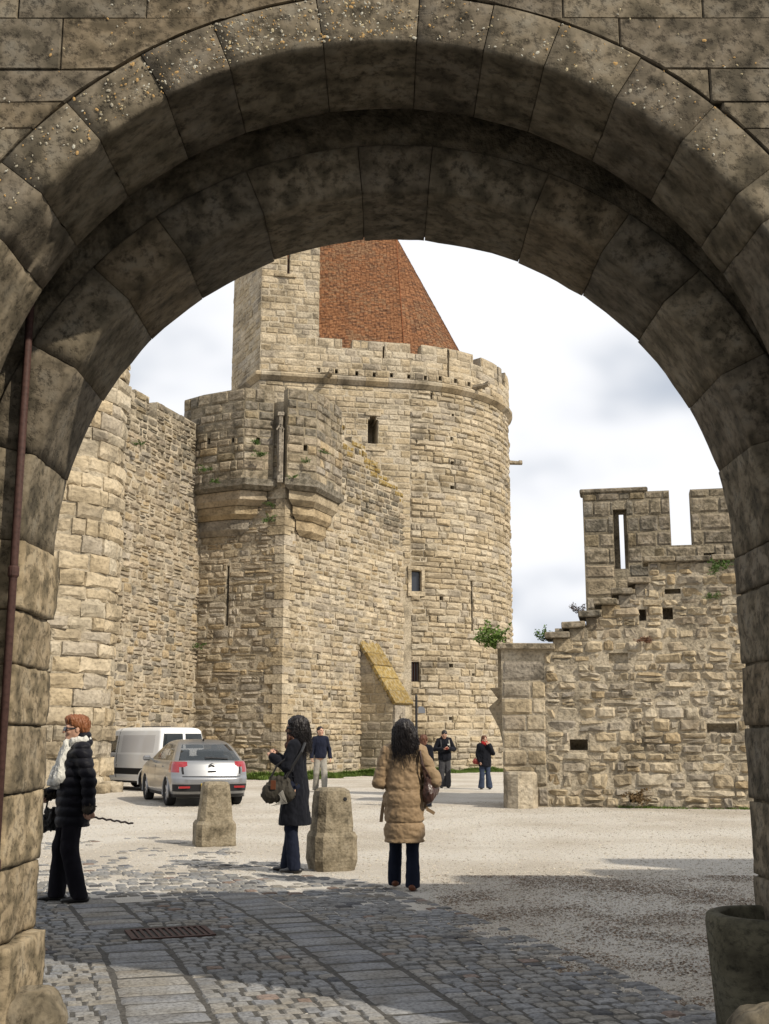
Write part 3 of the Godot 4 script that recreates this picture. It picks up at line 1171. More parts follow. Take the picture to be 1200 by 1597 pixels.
func lean_buttress(right: Array) -> void:
	var u: Vector3 = (right[1] - right[0]).normalized()
	var n := u.cross(UP)
	var base := plan(-1.0, 48.25)
	var o := thing("sloping_buttress", "small stone buttress with a steep sloping top of golden lichen", "buttress", base)
	var w := 0.85
	var front := [base - n * 0.1, base + n * 1.55]
	# side facing the camera, end, far side
	var path := [base - n * 0.05 - u * 0.0, base + n * 1.6]
	var ls := 1.65
	var cuts := []
	for i in 11:
		var s0 := ls * i / 11.0
		cuts.append([s0, s0 + ls / 11.0, 5.35 - 2.55 * (i + 0.5) / 11.0, 7.0, 1.4])
	masonry(o, path, 0.0, 5.4, {"seed": 31, "ch": [0.32, 0.45], "ln": [0.5, 0.9], "fam": "ashlar", "proud": [-0.005, 0.01], "dz": 0.08, "cuts": cuts, "parts": 60, "mats": ["tower_stone"], "joint": 0.018, "thick": 1.3})
	var mb := MB.new()
	# end with a pointed niche
	var e := base + n * 1.62
	mb.box(e + u * 0.12 + UP * 1.4, u * 0.12, UP * 1.4, n * 0.06, 0.01)
	mb.box(e + u * 0.72 + UP * 1.4, u * 0.12, UP * 1.4, n * 0.06, 0.01)
	mb.box(e + u * 0.42 + UP * 2.65, u * 0.178, UP * 0.15, n * 0.05, 0.01)
	mb.box(e + u * 0.42 + UP * 0.6, u * 0.178, UP * 0.6, n * 0.05, 0.01)
	for q in [-1.0, 1.0]:
		mb.box(e + u * (0.42 + q * 0.12) + UP * 2.36, (u * q * -0.12 + UP * 0.2).normalized() * 0.2, (u * 0.2 * q + UP * 0.12).normalized() * 0.06, n * 0.045)
	wpart("niche", mb.mesh(), M.wall_stone_5, o)
	# sloping slabs
	for i in 5:
		var a := base + n * (-0.05 + 1.75 * i / 5.0) + UP * (5.5 - 2.65 * i / 5.0)
		var b := base + n * (-0.05 + 1.75 * (i + 1) / 5.0 - 0.012) + UP * (5.5 - 2.65 * (i + 1) / 5.0 + 0.015)
		var dir := (b - a) / 2
		var up := u.cross(dir).normalized()
		var sb := MB.new()
		sb.box((a + b) / 2 + u * 0.66 + up * rr(-0.01, 0.02), dir, u * 0.76, up * 0.08, 0.02)
		wpart("coping_slab", sb.mesh(), M["gold_stone_%d" % (i % 3)], o)


# ---------------------------------------------------------------- the great tower
func offset_path(path: Array, out: float) -> Array:
	var res := []
	for i in path.size():
		var a: Vector3 = (path[i] - path[maxi(i - 1, 0)]).normalized()
		var b: Vector3 = (path[mini(i + 1, path.size() - 1)] - path[i]).normalized()
		if i == 0: a = b
		if i == path.size() - 1: b = a
		var na := a.cross(UP)
		var nb := b.cross(UP)
		var m := (na + nb).normalized()
		res.append(path[i] + m * out / maxf(m.dot(na), 0.4))
	return res


func tower() -> void:
	var B := plan(-7.5, 53.6)
	var A := plan(-5.72, 50.0)
	var Fp := plan(1.2, 51.4)
	var R := 6.5
	var u: Vector3 = (Fp - A).normalized()
	var inw := -u.cross(UP)
	var cen := Fp + inw * R
	var arc := [Fp]
	var a0 := atan2(-(Fp - cen).z, (Fp - cen).x)
	for i in range(1, 25):
		var a := a0 + deg_to_rad(i * 7.5)
		arc.append(cen + Vector3(cos(a), 0, -sin(a)) * R)
	var o := thing("great_tower", "huge round fronted stone tower with crenellated parapet and steep red tiled roof", "tower", cen)
	var flat := [B, A, Fp]
	var lflat := path_len(flat)
	var cf := [cut(flat, 574, 654, 590, 692, 1.4), cut(flat, 577, 648, 587, 656, 1.4)]
	var nice := {"seed": 41, "ch": [0.24, 0.34], "ln": [0.45, 1.0], "fam": "ashlar", "proud": [-0.015, 0.02], "dz": 0.09, "cuts": cf, "parts": 120, "thick": 1.6, "mats": ["tower_stone"], "joint": 0.022}
	var y17 := 17.55
	masonry(o, flat, 8.0, y17, nice)
	wpart("wall_core", prism([B, A, Fp, Fp + inw * 5, B + inw * 3], 0.0, 8.0).mesh(), M.mortar, o)
	var ca := []
	for c in [[642, 889, 657, 922, 0.35], [641, 1032, 655, 1065, 0.4], [703, 719, 709, 727, 0.6], [703, 757, 709, 764, 0.6], [703, 681, 707, 687, 0.5], [705, 645, 709, 650, 0.5], [686, 930, 691, 936, 0.5], [735, 906, 738, 984, 0.4],
			[701, 1035, 708, 1041, 0.4], [737, 1050, 741, 1054, 0.4], [701, 1118, 706, 1123, 0.4], [672, 612, 675, 622, 0.4]]:
		ca.append(cut(arc, c[0], c[1], c[2], c[3], c[4]))
	masonry(o, arc, 0.0, y17, {"seed": 44, "ch": [0.22, 0.33], "ln": [0.4, 0.95], "fam": "boss", "proud": [-0.03, 0.06], "dz": 0.16, "cuts": ca, "parts": 300, "thick": 1.6, "mats": ["tower_stone"], "joint": 0.03})
	# windows in the drum
	var sq := cut(arc, 642, 889, 657, 922)
	var la := path_len(arc)
	var w1 := along(arc, la, (sq[0] + sq[1]) / 2)
	var t: Vector3 = w1[1]
	var n := t.cross(UP)
	var wc: Vector3 = w1[0] + UP * (sq[2] + sq[3]) / 2
	var hw: float = (sq[1] - sq[0]) / 2
	var hh: float = (sq[3] - sq[2]) / 2
	var mb := MB.new()
	mb.box(wc - n * 0.2, t * hw, UP * hh, n * 0.012)
	var win := wpart("window", mb.mesh(), M.pane, o)
	for e in [[t * (hw + 0.09), Vector3.ZERO], [-t * (hw + 0.09), Vector3.ZERO], [Vector3.ZERO, UP * (hh + 0.09)], [Vector3.ZERO, UP * -(hh + 0.12)]]:
		mb = MB.new()
		if e[0] != Vector3.ZERO: mb.box(wc + e[0], t * 0.08, UP * hh, n * 0.06, 0.01)
		else: mb.box(wc + e[1], t * (hw + 0.18), UP * (0.085 if e[1].y > 0 else 0.11), n * 0.07, 0.01)
		var fr := part("frame_stone", mb.mesh(), M.tower_stone_2, win)
		fr.position = Vector3.ZERO
	sq = cut(arc, 641, 1032, 655, 1065)
	w1 = along(arc, la, (sq[0] + sq[1]) / 2)
	t = w1[1]
	n = t.cross(UP)
	wc = w1[0] + UP * (sq[2] + sq[3]) / 2
	hw = (sq[1] - sq[0]) / 2
	hh = (sq[3] - sq[2]) / 2
	mb = MB.new()
	mb.box(wc - n * 0.3, t * hw, UP * hh, n * 0.01)
	win = wpart("barred_window", mb.mesh(), mat("shutter", Color(0.11, 0.05, 0.035), 0.8, {"tex": "grain", "scale": 2.0}), o)
	for i in 3:
		mb = MB.new()
		mb.box(wc - n * 0.12 + t * hw * (i - 1) * 0.55, t * 0.018, UP * hh, n * 0.018)
		part("bar", mb.mesh(), M.iron, win)
	# sill and lintel of the tall window
	for c in [[566, 697, 601, 703], [570, 643, 594, 648]]:
		var r := cut(flat, c[0], c[1], c[2], c[3])
		var al := along(flat, lflat, (r[0] + r[1]) / 2)
		mb = MB.new()
		mb.box(al[0] + UP * (r[2] + r[3]) / 2, al[1] * (r[1] - r[0]) / 2, UP * 0.1, al[1].cross(UP) * 0.06, 0.01)
		wpart("window_sill", mb.mesh(), M.tower_stone_2, o)
	# string course, parapet
	var whole := [B, A, Fp] + arc.slice(1)
	moulding(o, "string_course", whole, y17, [[-0.2, 0.02], [0.0, 0.02], [0.1, 0.10], [0.24, 0.2], [0.26, 0.32], [0.12, 0.42], [0.02, 0.46], [-0.2, 0.46]], "tower_stone", 1.1)
	var pw := offset_path([A, Fp] + arc.slice(1), 0.08)
	var cp := []
	for c in [[534, 500, 550, 543], [640, 500, 657, 552], [738, 500, 750, 572]]:
		cp.append(cut(pw, c[0], c[1], c[2], c[3], 0.7))
	var lp := path_len(pw)
	var s: float = cp[2][1] + 2.2
	while s < lp[-1] - 1.0:
		cp.append([s, s + 0.6, 18.95, 20.5, 0.7])
		s += 3.0
	for c in [[597, 540, 600, 560], [698, 545, 701, 588], [776, 570, 778, 600]]:
		cp.append(cut(pw, c[0], c[1], c[2], c[3], 0.7))
	for c in [[497, 577], [525, 579], [557, 582], [584, 584], [611, 585], [638, 587], [664, 589], [687, 590], [711, 594], [732, 599], [755, 604]]:
		cp.append(cut(pw, c[0] - 2.4, c[1] - 3.5, c[0] + 2.4, c[1] + 3.5, 0.5))
	masonry(o, pw, y17 + 0.46, 19.75, {"seed": 47, "ch": [0.26, 0.36], "ln": [0.45, 0.95], "fam": "boss", "proud": [-0.015, 0.025], "dz": 0.10, "cuts": cp, "parts": 120, "thick": 0.6, "mats": ["tower_stone"], "joint": 0.022})
	# square stair turret that rises past the parapet
	var T1 := A + u * 2.72
	var tp := [B, A, T1, T1 + inw * 3.2]
	var ct := [cut(tp, 449, 330, 453, 430, 0.7)]
	masonry(o, tp, y17 + 0.46, 28.0, {"seed": 52, "ch": [0.26, 0.36], "ln": [0.4, 0.85], "fam": "ashlar", "proud": [-0.015, 0.02], "dz": 0.09, "cuts": ct, "parts": 140, "thick": 0.6, "mats": ["tower_stone"], "joint": 0.022})
	mb = MB.new()
	mb.box(T1 + inw * 1.6 - u * 1.5 + UP * 28.1, u * 1.9, UP * 0.1, inw * 1.9)
	wpart("turret_cap", mb.mesh(), M.tower_stone_1, o)
	var sl := cut(tp, 428, 430, 463, 436)
	var lt := path_len(tp)
	var al2 := along(tp, lt, (sl[0] + sl[1]) / 2)
	mb = MB.new()
	mb.box(al2[0] + UP * sl[3], al2[1] * 0.5, UP * 0.07, al2[1].cross(UP) * 0.1, 0.01)
	wpart("window_sill", mb.mesh(), M.tower_stone_4, o)
	# water spouts
	for g in [[[A, Fp], 512, 588, 0.9], [arc, 738, 606, 1.0], [arc, 800, 676, 1.1]]:
		var hp := hit(g[0], g[1], g[2])
		if hp.x < 0: hp = Vector2(path_len(g[0])[-1] * 0.45, 17.0)
		var al := along(g[0], path_len(g[0]), hp.x)
		var nn: Vector3 = al[1].cross(UP)
		var p: Vector3 = al[0] + UP * hp.y
		if g[1] == 800:
			# just past the edge of the drum, seen from the side
			var ang := atan2(-(al[0] - cen).z, (al[0] - cen).x) + 0.05
			ang = deg_to_rad(12)
			nn = Vector3(cos(ang), 0, -sin(ang))
			p = cen + nn * R + UP * 15.9
		mb = MB.new()
		mb.tube([p - nn * 0.2, p + nn * 0.15 + UP * 0.02, p + nn * 0.5 + UP * 0.0, p + nn * g[3]], [0.2, 0.16, 0.13, 0.11], 6)
		mb.box(p + nn * (g[3] - 0.08) + UP * 0.08, nn * 0.1, UP * 0.06, al[1] * 0.08, 0.01)
		wpart("water_spout", mb.mesh(), M.parapet_stone_2, o)
	# roof
	var ins := 1.0
	var E0 := A + u * 1.2 + inw * ins
	var E1 := Fp + inw * ins
	var apex := Vector3(0.62, 27.75, -57.0)
	var base := [E0, E1]
	for i in range(1, 25):
		var a := a0 + deg_to_rad(i * 7.5)
		base.append(cen + Vector3(cos(a), 0, -sin(a)) * (R - ins - 0.2))
	base.append(A + u * 1.2 + inw * (2 * R - ins))
	var ridge := apex - u * 7.0
	var tops := []
	for i in base.size():
		tops.append(apex if i > 0 and i < base.size() - 1 else ridge)
	var rm := MB.new()
	for i in base.size() - 1:
		rm.quad(base[i] + UP * 18.9, tops[i], tops[i + 1], base[i + 1] + UP * 18.9)
	rm.quad(base[-1] + UP * 18.9, ridge, ridge, base[0] + UP * 18.9)
	var roof := wpart("roof", rm.mesh(), M.roof_tile, o)
	var tm := MB.new()
	var cols := [Color(0.245, 0.135, 0.078), Color(0.215, 0.12, 0.07), Color(0.275, 0.155, 0.09), Color(0.165, 0.10, 0.066), Color(0.25, 0.14, 0.082), Color(0.235, 0.155, 0.10)]
	var courses := 92
	for j in courses:
		var f0 := float(j) / courses
		var f1 := (j + 1.25) / courses
		for i in range(0, 17):
			var lo0: Vector3 = (base[i] + UP * 18.9).lerp(tops[i], f0)
			var lo1: Vector3 = (base[i + 1] + UP * 18.9).lerp(tops[i + 1], f0)
			var hi0: Vector3 = (base[i] + UP * 18.9).lerp(tops[i], minf(f1, 1.0))
			var hi1: Vector3 = (base[i + 1] + UP * 18.9).lerp(tops[i + 1], minf(f1, 1.0))
			var len := lo0.distance_to(lo1)
			var m := maxi(1, int(len / 0.19))
			var nn := (lo1 - lo0).cross(hi0 - lo0).normalized()
			if nn.y < 0: nn = -nn
			for q in m:
				var x0 := (q + 0.03) / m
				var x1 := (q + 0.97) / m
				var lift := rr(0.018, 0.034)
				var p0 := lo0.lerp(lo1, x0) + nn * lift
				var p1 := lo0.lerp(lo1, x1) + nn * lift
				var p2 := hi0.lerp(hi1, x1) + nn * 0.006
				var p3 := hi0.lerp(hi1, x0) + nn * 0.006
				var col: Color = cols[clampi(int((noise.get_noise_3d(p0.x * 0.5, p0.y * 0.5, p0.z * 0.5) * 0.8 + 0.5 + rr(-0.4, 0.4)) * 6), 0, 5)]
				tm.quad(p0, p3, p2, p1, col)
				tm.quad(p0 - nn * lift, p0, p1, p1 - nn * lift, col)
	mat("tile_piece", WHITE, 0.9, {"vc": true, "tex": "tiles", "scale": 0.4})
	var tl := part("tiles", tm.mesh(), M.tile_piece, roof)
	tl.set_meta("kind", "stuff")
	mb = MB.new()
	mb.box(apex + UP * 0.12, u * 0.5, UP * 0.12, inw * 0.3, 0.03)
	mb.tube([apex + UP * 0.1 + u * 0.2, apex + UP * 1.2 + u * 0.2], [0.1, 0.04], 8)
	part("ridge_cap", mb.mesh(), M.lead, roof)
	mb = MB.new()
	mb.tube([E1 + UP * 19.0, (E1 + UP * 18.9).lerp(apex, 0.98)], [0.035], 6)
	part("hip_tiles", mb.mesh(), M.roof_tile, roof)


# ---------------------------------------------------------------- ruined wall with a stair, on the right
func stair_wall() -> void:
	var W0 := plan(2.66, 26.2)
	var W1 := plan(10.5, 24.6)
	var dir := (W1 - W0).normalized()
	var n := dir.cross(UP)
	var o := thing("ruined_stair_wall", "ruined rubble wall with steps climbing along its top to two merlons", "wall", W0)
	var front := [W0, W1]
	var outline := [[779, 1012], [866, 1012], [878, 995], [904, 978], [929, 961], [954, 942], [980, 926], [1004, 909], [1012, 886], [1400, 860]]
	var cuts := []
	for i in outline.size() - 1:
		var a := hit(front, outline[i][0], outline[i][1])
		var b := hit(front, outline[i + 1][0], outline[i + 1][1])
		cuts.append([a.x if i > 0 else -0.2, b.x, a.y if i < outline.size() - 2 else (a.y + b.y) / 2, 7.0, 2.4])
	var ymax: float = cuts[-1][2] + 0.02
	cuts[-1][2] = ymax + 0.1
	for c in [[889, 1153, 917, 1170, 0.5], [997, 950, 1008, 968, 0.4], [1034, 947, 1050, 966, 0.4], [1037, 918, 1062, 926, 0.25], [982, 1238, 1000, 1252, 0.6], [1103, 1128, 1150, 1143, 0.3], [950, 1018, 980, 1034, 0.12]]:
		cuts.append(cut(front, c[0], c[1], c[2], c[3], c[4]))
	var sm := hit(front, 852, 1120).x
	var ls := path_len(front)[-1]
	# dressed end of the wall, then rubble
	var first := [W0, W0 + dir * sm]
	var second := [W0 + dir * sm, W1]
	var c1 := []
	var c2 := []
	for c in cuts:
		if c[0] < sm: c1.append([c[0], minf(c[1], sm), c[2], c[3], c[4]])
		if c[1] > sm: c2.append([maxf(c[0], sm) - sm, c[1] - sm, c[2], c[3], c[4]])
	masonry(o, first, 0.0, ymax, {"seed": 61, "ch": [0.36, 0.46], "ln": [0.4, 0.95], "fam": "ashlar", "proud": [-0.01, 0.02], "dz": 0.10, "cuts": c1, "parts": 60, "thick": 0.62, "mats": ["wall_stone"], "joint": 0.016, "pick": func(_s, _y, r): return "tower_stone" if r < 0.35 else "wall_stone"})
	masonry(o, second, 0.0, ymax, {"seed": 63, "ch": [0.15, 0.36], "ln": [0.2, 0.62], "fam": "rubble", "proud": [-0.03, 0.025], "dz": 0.15, "cuts": c2, "parts": 290, "thick": 0.62, "mats": ["wall_stone"], "joint": 0.02, "pick": func(_s, _y, r): return "tower_stone" if r < 0.6 else "wall_stone"})
	# rear part of the wall: ragged stub of a broken arch, set back
	var back: Vector3 = -n * 0.66
	var prof := [[800, 1258], [788, 1252], [787, 1170], [779, 1136], [762, 1104], [777, 1090], [764, 1073], [777, 1072], [776, 1012], [830, 1010], [830, 1256]]
	var fp := PackedVector3Array()
	var bp := PackedVector3Array()
	var rear := [W0 + back, W1 + back]
	for q in prof:
		var h := hit(rear, q[0], q[1])
		var p: Vector3 = rear[0] + dir * h.x + UP * maxf(h.y, 0.0)
		fp.append(p)
		bp.append(p - n * 0.7)
	var mb := MB.new()
	for i in fp.size():
		var j := (i + 1) % fp.size()
		mb.quad(fp[i], bp[i], bp[j], fp[j])
	var flat := PackedVector2Array()
	for p in fp: flat.append(Vector2((p - W0).dot(dir), p.y))
	var tri := Geometry2D.triangulate_polygon(flat)
	for i in range(0, tri.size(), 3):
		mb.tri(fp[tri[i]], fp[tri[i + 1]], fp[tri[i + 2]])
		mb.tri(bp[tri[i]], bp[tri[i + 2]], bp[tri[i + 1]])
	wpart("broken_arch", mb.mesh(), M.wall_stone_1, o)
	mb = MB.new()
	mb.box(W0 + dir * (ls / 2 + 0.6) - n * 1.35 + UP * 2.0, dir * (ls / 2 - 0.6), UP * 2.0, n * 0.68)
	wpart("wall_core", mb.mesh(), M.mortar, o)
	# coping and steps
	var st := [[776, 866, 1009], [850, 889, 991], [876, 913, 975], [902, 937, 958], [926, 963, 939], [953, 987, 923], [979, 1014, 906]]
	for i in st.size():
		var a := hit(front, st[i][0], st[i][2])
		var b := hit(front, st[i][1], st[i][2])
		mb = MB.new()
		mb.box(W0 + dir * (a.x + b.x) / 2 - n * 0.42 + UP * a.y, (dir * (b.x - a.x) / 2).rotated(n, rr(-0.03, 0.03)), UP * 0.07, n * 0.56, 0.02)
		wpart("step" if i > 0 else "coping_slab", mb.mesh(), M["parapet_stone_%d" % (i % 4)], o)
		if i > 0:
			mb = MB.new()
			mb.box(W0 + dir * ((a.x + b.x) / 2 + 0.12) - n * 0.3 + UP * (a.y - 0.22), dir * (b.x - a.x) / 2 * 0.8, UP * 0.15, n * 0.3, 0.02)
			wpart("step_block", mb.mesh(), M["wall_stone_%d" % (i % 7)], o)
	var l0 := hit(front, 1003, 886)
	var x := l0.x
	var k := 0
	while x < ls:
		var l := rr(0.6, 0.95)
		mb = MB.new()
		mb.box(W0 + dir * (x + l / 2) - n * 0.3 + UP * (ymax + 0.06 + rr(-0.01, 0.01)), dir * (l / 2 - 0.006), UP * 0.06, n * 0.42, 0.02)
		wpart("walkway_slab", mb.mesh(), M["parapet_stone_%d" % (k % 5)], o)
		x += l
		k += 1
	# parapet on the far side of the wall walk
	var pr := [W0 + dir * 0.0 - n * 1.7, W1 - n * 1.7]
	var s0 := hit(pr, 913, 900).x
	var ppath: Array = [pr[0] + dir * s0, pr[1]]
	var pc := []
	var top := hit(ppath, 960, 768).y
	pc.append(cut(ppath, 1044, 700, 1077, 850, 1.0))
	pc.append(cut(ppath, 958, 794, 979, 887, 0.28))
	pc.append(cut(ppath, 967, 797, 974, 885, 1.0))
	pc.append(cut(ppath, 1003, 869, 1020, 882, 1.0))
	pc.append(cut(ppath, 1098, 862, 1116, 872, 1.0))
	pc.append(cut(ppath, 1150, 700, 1200, 850, 1.0))
	masonry(o, ppath, 2.2, top, {"seed": 67, "ch": [0.3, 0.5], "ln": [0.4, 0.8], "fam": "ashlar", "proud": [-0.012, 0.016], "dz": 0.09, "cuts": pc, "parts": 80, "thick": 0.5, "mats": ["parapet_stone"], "core": "mortar_dark", "joint": 0.014,
		"pick": func(_s, y, r): return "wall_stone" if y < 5.6 and r < 0.6 else "parapet_stone"})
	mb = MB.new()
	mb.box(ppath[0] + dir * 0.75 - n * 0.25 + UP * (top + 0.055), dir * 0.82, UP * 0.055, n * 0.3, 0.03)
	wpart("merlon_cap", mb.mesh(), M.parapet_stone_1, o)


# ---------------------------------------------------------------- ground, paving, gravel
var road := Curve3D.new()


func ground_and_paving() -> void:
	var mb := MB.new()
	var n := 60
	for i in n:
		for j in n:
			# finer near the camera
			var f := func(k: float) -> float: return signf(k) * pow(absf(k), 2.2) * 600.0
			var x0: float = f.call(2.0 * i / n - 1.0)
			var x1: float = f.call(2.0 * (i + 1) / n - 1.0)
			var z0: float = f.call(2.0 * j / n - 1.0) - 12.0
			var z1: float = f.call(2.0 * (j + 1) / n - 1.0) - 12.0
			mb.quad(Vector3(x0, 0, z0), Vector3(x1, 0, z0), Vector3(x1, 0, z1), Vector3(x0, 0, z1))
	struct_part("ground", mb.mesh(), M.gravel_ground)
	# the stone paving goes on outside the gate
	mb = MB.new()
	mb.quad(Vector3(-60, 0.003, -5.4), Vector3(60, 0.003, -5.4), Vector3(60, 0.003, 60), Vector3(-60, 0.003, 60))
	struct_part("outer_paving", mb.mesh(), M.sett_1)
	for p in [[1.5, 1.6], [0.85, 3.4], [0.4, 5.0], [0.0, 6.5], [-0.75, 9.0], [-1.9, 12.0], [-3.5, 15.5], [-5.6, 19.0]]:
		road.add_point(plan(p[0], p[1]))
	for i in road.point_count:
		var t: Vector3 = (road.get_point_position(mini(i + 1, road.point_count - 1)) - road.get_point_position(maxi(i - 1, 0))) / 6.0
		road.set_point_in(i, -t)
		road.set_point_out(i, t)
	var o := Node3D.new()
	o.name = "cobbled_road"
	o.set_meta("kind", "structure")
	add_child(o)
	# bed the setts lie in
	var wl := -3.6
	var wr := 1.85
	var rows := []
	var s := 0.0
	while s < 10.4:
		var fr := frame(s)
		var row := PackedVector3Array()
		var edge := noise.get_noise_2d(s * 1.5, 3.0) * 0.35
		for q in 9:
			row.append(fr[0] + fr[2] * lerpf(wl, wr - 0.3 + edge - maxf(0.0, s - 7.0) * 0.45, q / 8.0) + UP * 0.006)
		rows.append(row)
		s += 0.25
	part("bed", sheet(rows).mesh(), M.bed, o)
	var vs := stone_variants("sett")
	var made := []
	var hole := ground(265, 1457)
	s = 0.3
	while s < 17.0:
		var da := rr(0.105, 0.135)
		var fr := frame(s + da / 2)
		for seg in ([[wl, -1.335], [-0.865, 0.045], [0.515, wr]] if s < 10.5 and absf((fr[0] + fr[2] * -1.1 - hole).dot(fr[1])) > 0.36 else ([[wl, 0.045], [0.515, wr]] if s < 10.5 else [[wl, wr]])):
			var w: float = seg[0] + 0.004
			var wend: float = seg[1] - 0.004
			while w < wend - 0.02:
				var dw := rr(0.10, 0.17)
				if wend - w - dw < 0.09: dw = wend - w
				if dw > 0.2: dw *= 0.5
				var p: Vector3 = fr[0] + fr[2] * (w + dw / 2)
				var d := -p.z
				var skip := false
				if (p - hole).length() < 0.5 and absf((p - hole).dot(fr[2])) < 0.36 and absf((p - hole).dot(fr[1])) < 0.27: skip = true
				var fade := clampf((d - 10.5) / 5.5, 0, 1) + clampf((w - wr + 0.45) / 0.6, 0, 1) * 0.7
				fade += noise.get_noise_2d(p.x, p.z) * 0.8 * float(fade > 0.05)
				if rr(0, 1) < fade: skip = true
				if not skip:
					var yy := 0.010 + rr(-0.003, 0.005) - 0.006 * clampf(fade, 0, 1)
					var k := int(clampf(noise.get_noise_2d(p.x * 1.5, p.z * 1.5) * 1.2 + 0.5 + rr(-0.5, 0.5), 0, 0.999) * 5)
					if rr(0, 1) < 0.022: k = 5
					elif rr(0, 1) < 0.02: k = 6
					var bx: Vector3 = fr[2] * (dw - rr(0.007, 0.014))
					var by: Vector3 = fr[1] * (da - rr(0.007, 0.014))
					var up := (UP + Vector3(rr(-0.04, 0.04), 0, rr(-0.04, 0.04))).normalized()
					made.append([Transform3D(Basis(bx, by, up * 0.05), p + UP * yy), rng.randi() % vs.size(), k, 1.0 / (d * d) if absf(pix(p).x - 600) < 640 and pix(p).y < 1620 else -1.0, "sett"])
				w += dw
		s += da
	for b in [-1.1, 0.28]:
		s = 0.3
		while s < 10.5:
			var da := rr(0.2, 0.3)
			var fr := frame(s + da / 2)
			var p: Vector3 = fr[0] + fr[2] * b
			if not (absf((p - hole).dot(fr[2])) < 0.5 and absf((p - hole).dot(fr[1])) < 0.3):
				made.append([Transform3D(Basis(fr[2] * 0.497, fr[1] * (da - 0.007), UP * 0.05), p + UP * (0.009 + rr(-0.003, 0.003))), rng.randi() % vs.size(), rng.randi_range(0, 4), 3.0 / (p.z * p.z) if absf(pix(p).x - 600) < 640 and pix(p).y < 1620 else -1.0, "slab"])
			s += da
	made.sort_custom(func(x, y): return x[3] > y[3])
	var rest := MB.new()
	for i in made.size():
		var m: Array = made[i]
		if i < 340:
			var mi := MeshInstance3D.new()
			mi.name = piece_name(o, m[4])
			mi.mesh = vs[m[1]][0]
			mi.material_override = M["sett_%d" % m[2]]
			mi.transform = m[0]
			o.add_child(mi)
		else:
			rest.add(m[0] * vs[m[1]][1], tones.sett[m[2]])
	var st := part("setts", rest.mesh(), M.sett, o)
	st.set_meta("kind", "stuff")
	# iron grate over a drain
	var fr := frame(road.get_closest_offset(hole))
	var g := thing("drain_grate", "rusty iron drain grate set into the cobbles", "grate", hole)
	var X: Vector3 = fr[2]
	var Z: Vector3 = fr[1]
	mb = MB.new()
	for e in [-1.0, 1.0]:
		mb.box(X * 0.30 * e + UP * 0.012, X * 0.02, UP * 0.006, Z * 0.22)
		mb.box(Z * 0.22 * e + UP * 0.012, X * 0.28, UP * 0.006, Z * 0.02)
	part("frame", mb.mesh(), M.rust, g)
	for i in 11:
		mb = MB.new()
		mb.box(X * (-0.25 + 0.05 * i) + UP * 0.011, X * 0.011, UP * 0.006, Z * 0.198)
		part("bar", mb.mesh(), M.rust, g)
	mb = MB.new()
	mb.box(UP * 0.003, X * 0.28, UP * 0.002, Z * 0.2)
	part("shade_plate", mb.mesh(), M.hole_shade, g)  # flat plate, coloured dark in place of the shaded hole under the bars
	# loose gravel over the court
	var pm := MB.new()
	var rings := []
	for i in 3:
		var ring := PackedVector3Array()
		for k in 5:
			var a := TAU * k / 5 + i * 0.4
			var r: float = [0.8, 1.0, 0.6][i] * rr(0.8, 1.1)
			ring.append(Vector3(cos(a) * r, [-0.2, 0.3, 0.75][i], sin(a) * r * 0.8))
		rings.append(ring)
	pm.loft(rings, true)
	var mm := MultiMesh.new()
	mm.transform_format = MultiMesh.TRANSFORM_3D
	mm.use_colors = true
	mm.mesh = pm.mesh()
	var cnt := 60000
	mm.instance_count = cnt
	for i in cnt:
		var d := 6.2 + 22.0 * pow(rr(0, 1), 1.4)
		var p := plan(rr(-0.36, 0.36) * d, d)
		if i % 6 == 0: p = plan(rr(0.4, 4.5), rr(6.8, 14.0))
		var off := road.get_closest_offset(p)
		var f2 := frame(off)
		var w: float = (p - f2[0]).dot(f2[2])
		if off < 12.0 and w < 1.6 and w > -3.6 and d < 14.0 and rr(0, 1) < 0.97: p = plan(rr(-3, 6), rr(14, 28))
		var sc := rr(0.003, 0.007) * (1.0 + 0.9 * float(rr(0, 1) < 0.1)) * (1.0 + 0.03 * d)
		mm.set_instance_transform(i, Transform3D(Basis(UP, rr(0, TAU)).scaled(Vector3(sc, sc * 0.8, sc)), p))
		var v := rr(0.6, 1.25)
		mm.set_instance_color(i, Color(0.50 * v, 0.455 * v, 0.385 * v))
	# dead leaves and dark grit blown into the corner by the gate
	var lm := MB.new()
	lm.quad(Vector3(-1, 0.1, 0), Vector3(0, 0.35, 0.5), Vector3(1, 0.05, 0), Vector3(0, 0.0, -0.5))
	var ml := MultiMesh.new()
	ml.transform_format = MultiMesh.TRANSFORM_3D
	ml.use_colors = true
	ml.mesh = lm.mesh()
	ml.instance_count = 36000
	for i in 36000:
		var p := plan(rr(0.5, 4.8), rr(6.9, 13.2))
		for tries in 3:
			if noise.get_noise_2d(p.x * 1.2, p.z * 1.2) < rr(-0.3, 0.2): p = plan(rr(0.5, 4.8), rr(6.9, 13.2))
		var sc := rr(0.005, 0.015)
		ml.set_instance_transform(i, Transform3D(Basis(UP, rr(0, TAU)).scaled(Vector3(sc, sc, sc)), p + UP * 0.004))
		var v := rr(0.6, 1.4)
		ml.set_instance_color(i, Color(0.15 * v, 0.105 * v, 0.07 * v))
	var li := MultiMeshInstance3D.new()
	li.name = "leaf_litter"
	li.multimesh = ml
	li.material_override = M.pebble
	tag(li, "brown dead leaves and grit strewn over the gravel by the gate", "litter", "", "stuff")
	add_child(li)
	var mi := MultiMeshInstance3D.new()
	mi.name = "gravel"
	mi.multimesh = mm
	mi.material_override = M.pebble
	tag(mi, "loose pale gravel scattered over the court", "gravel", "", "stuff")
	add_child(mi)


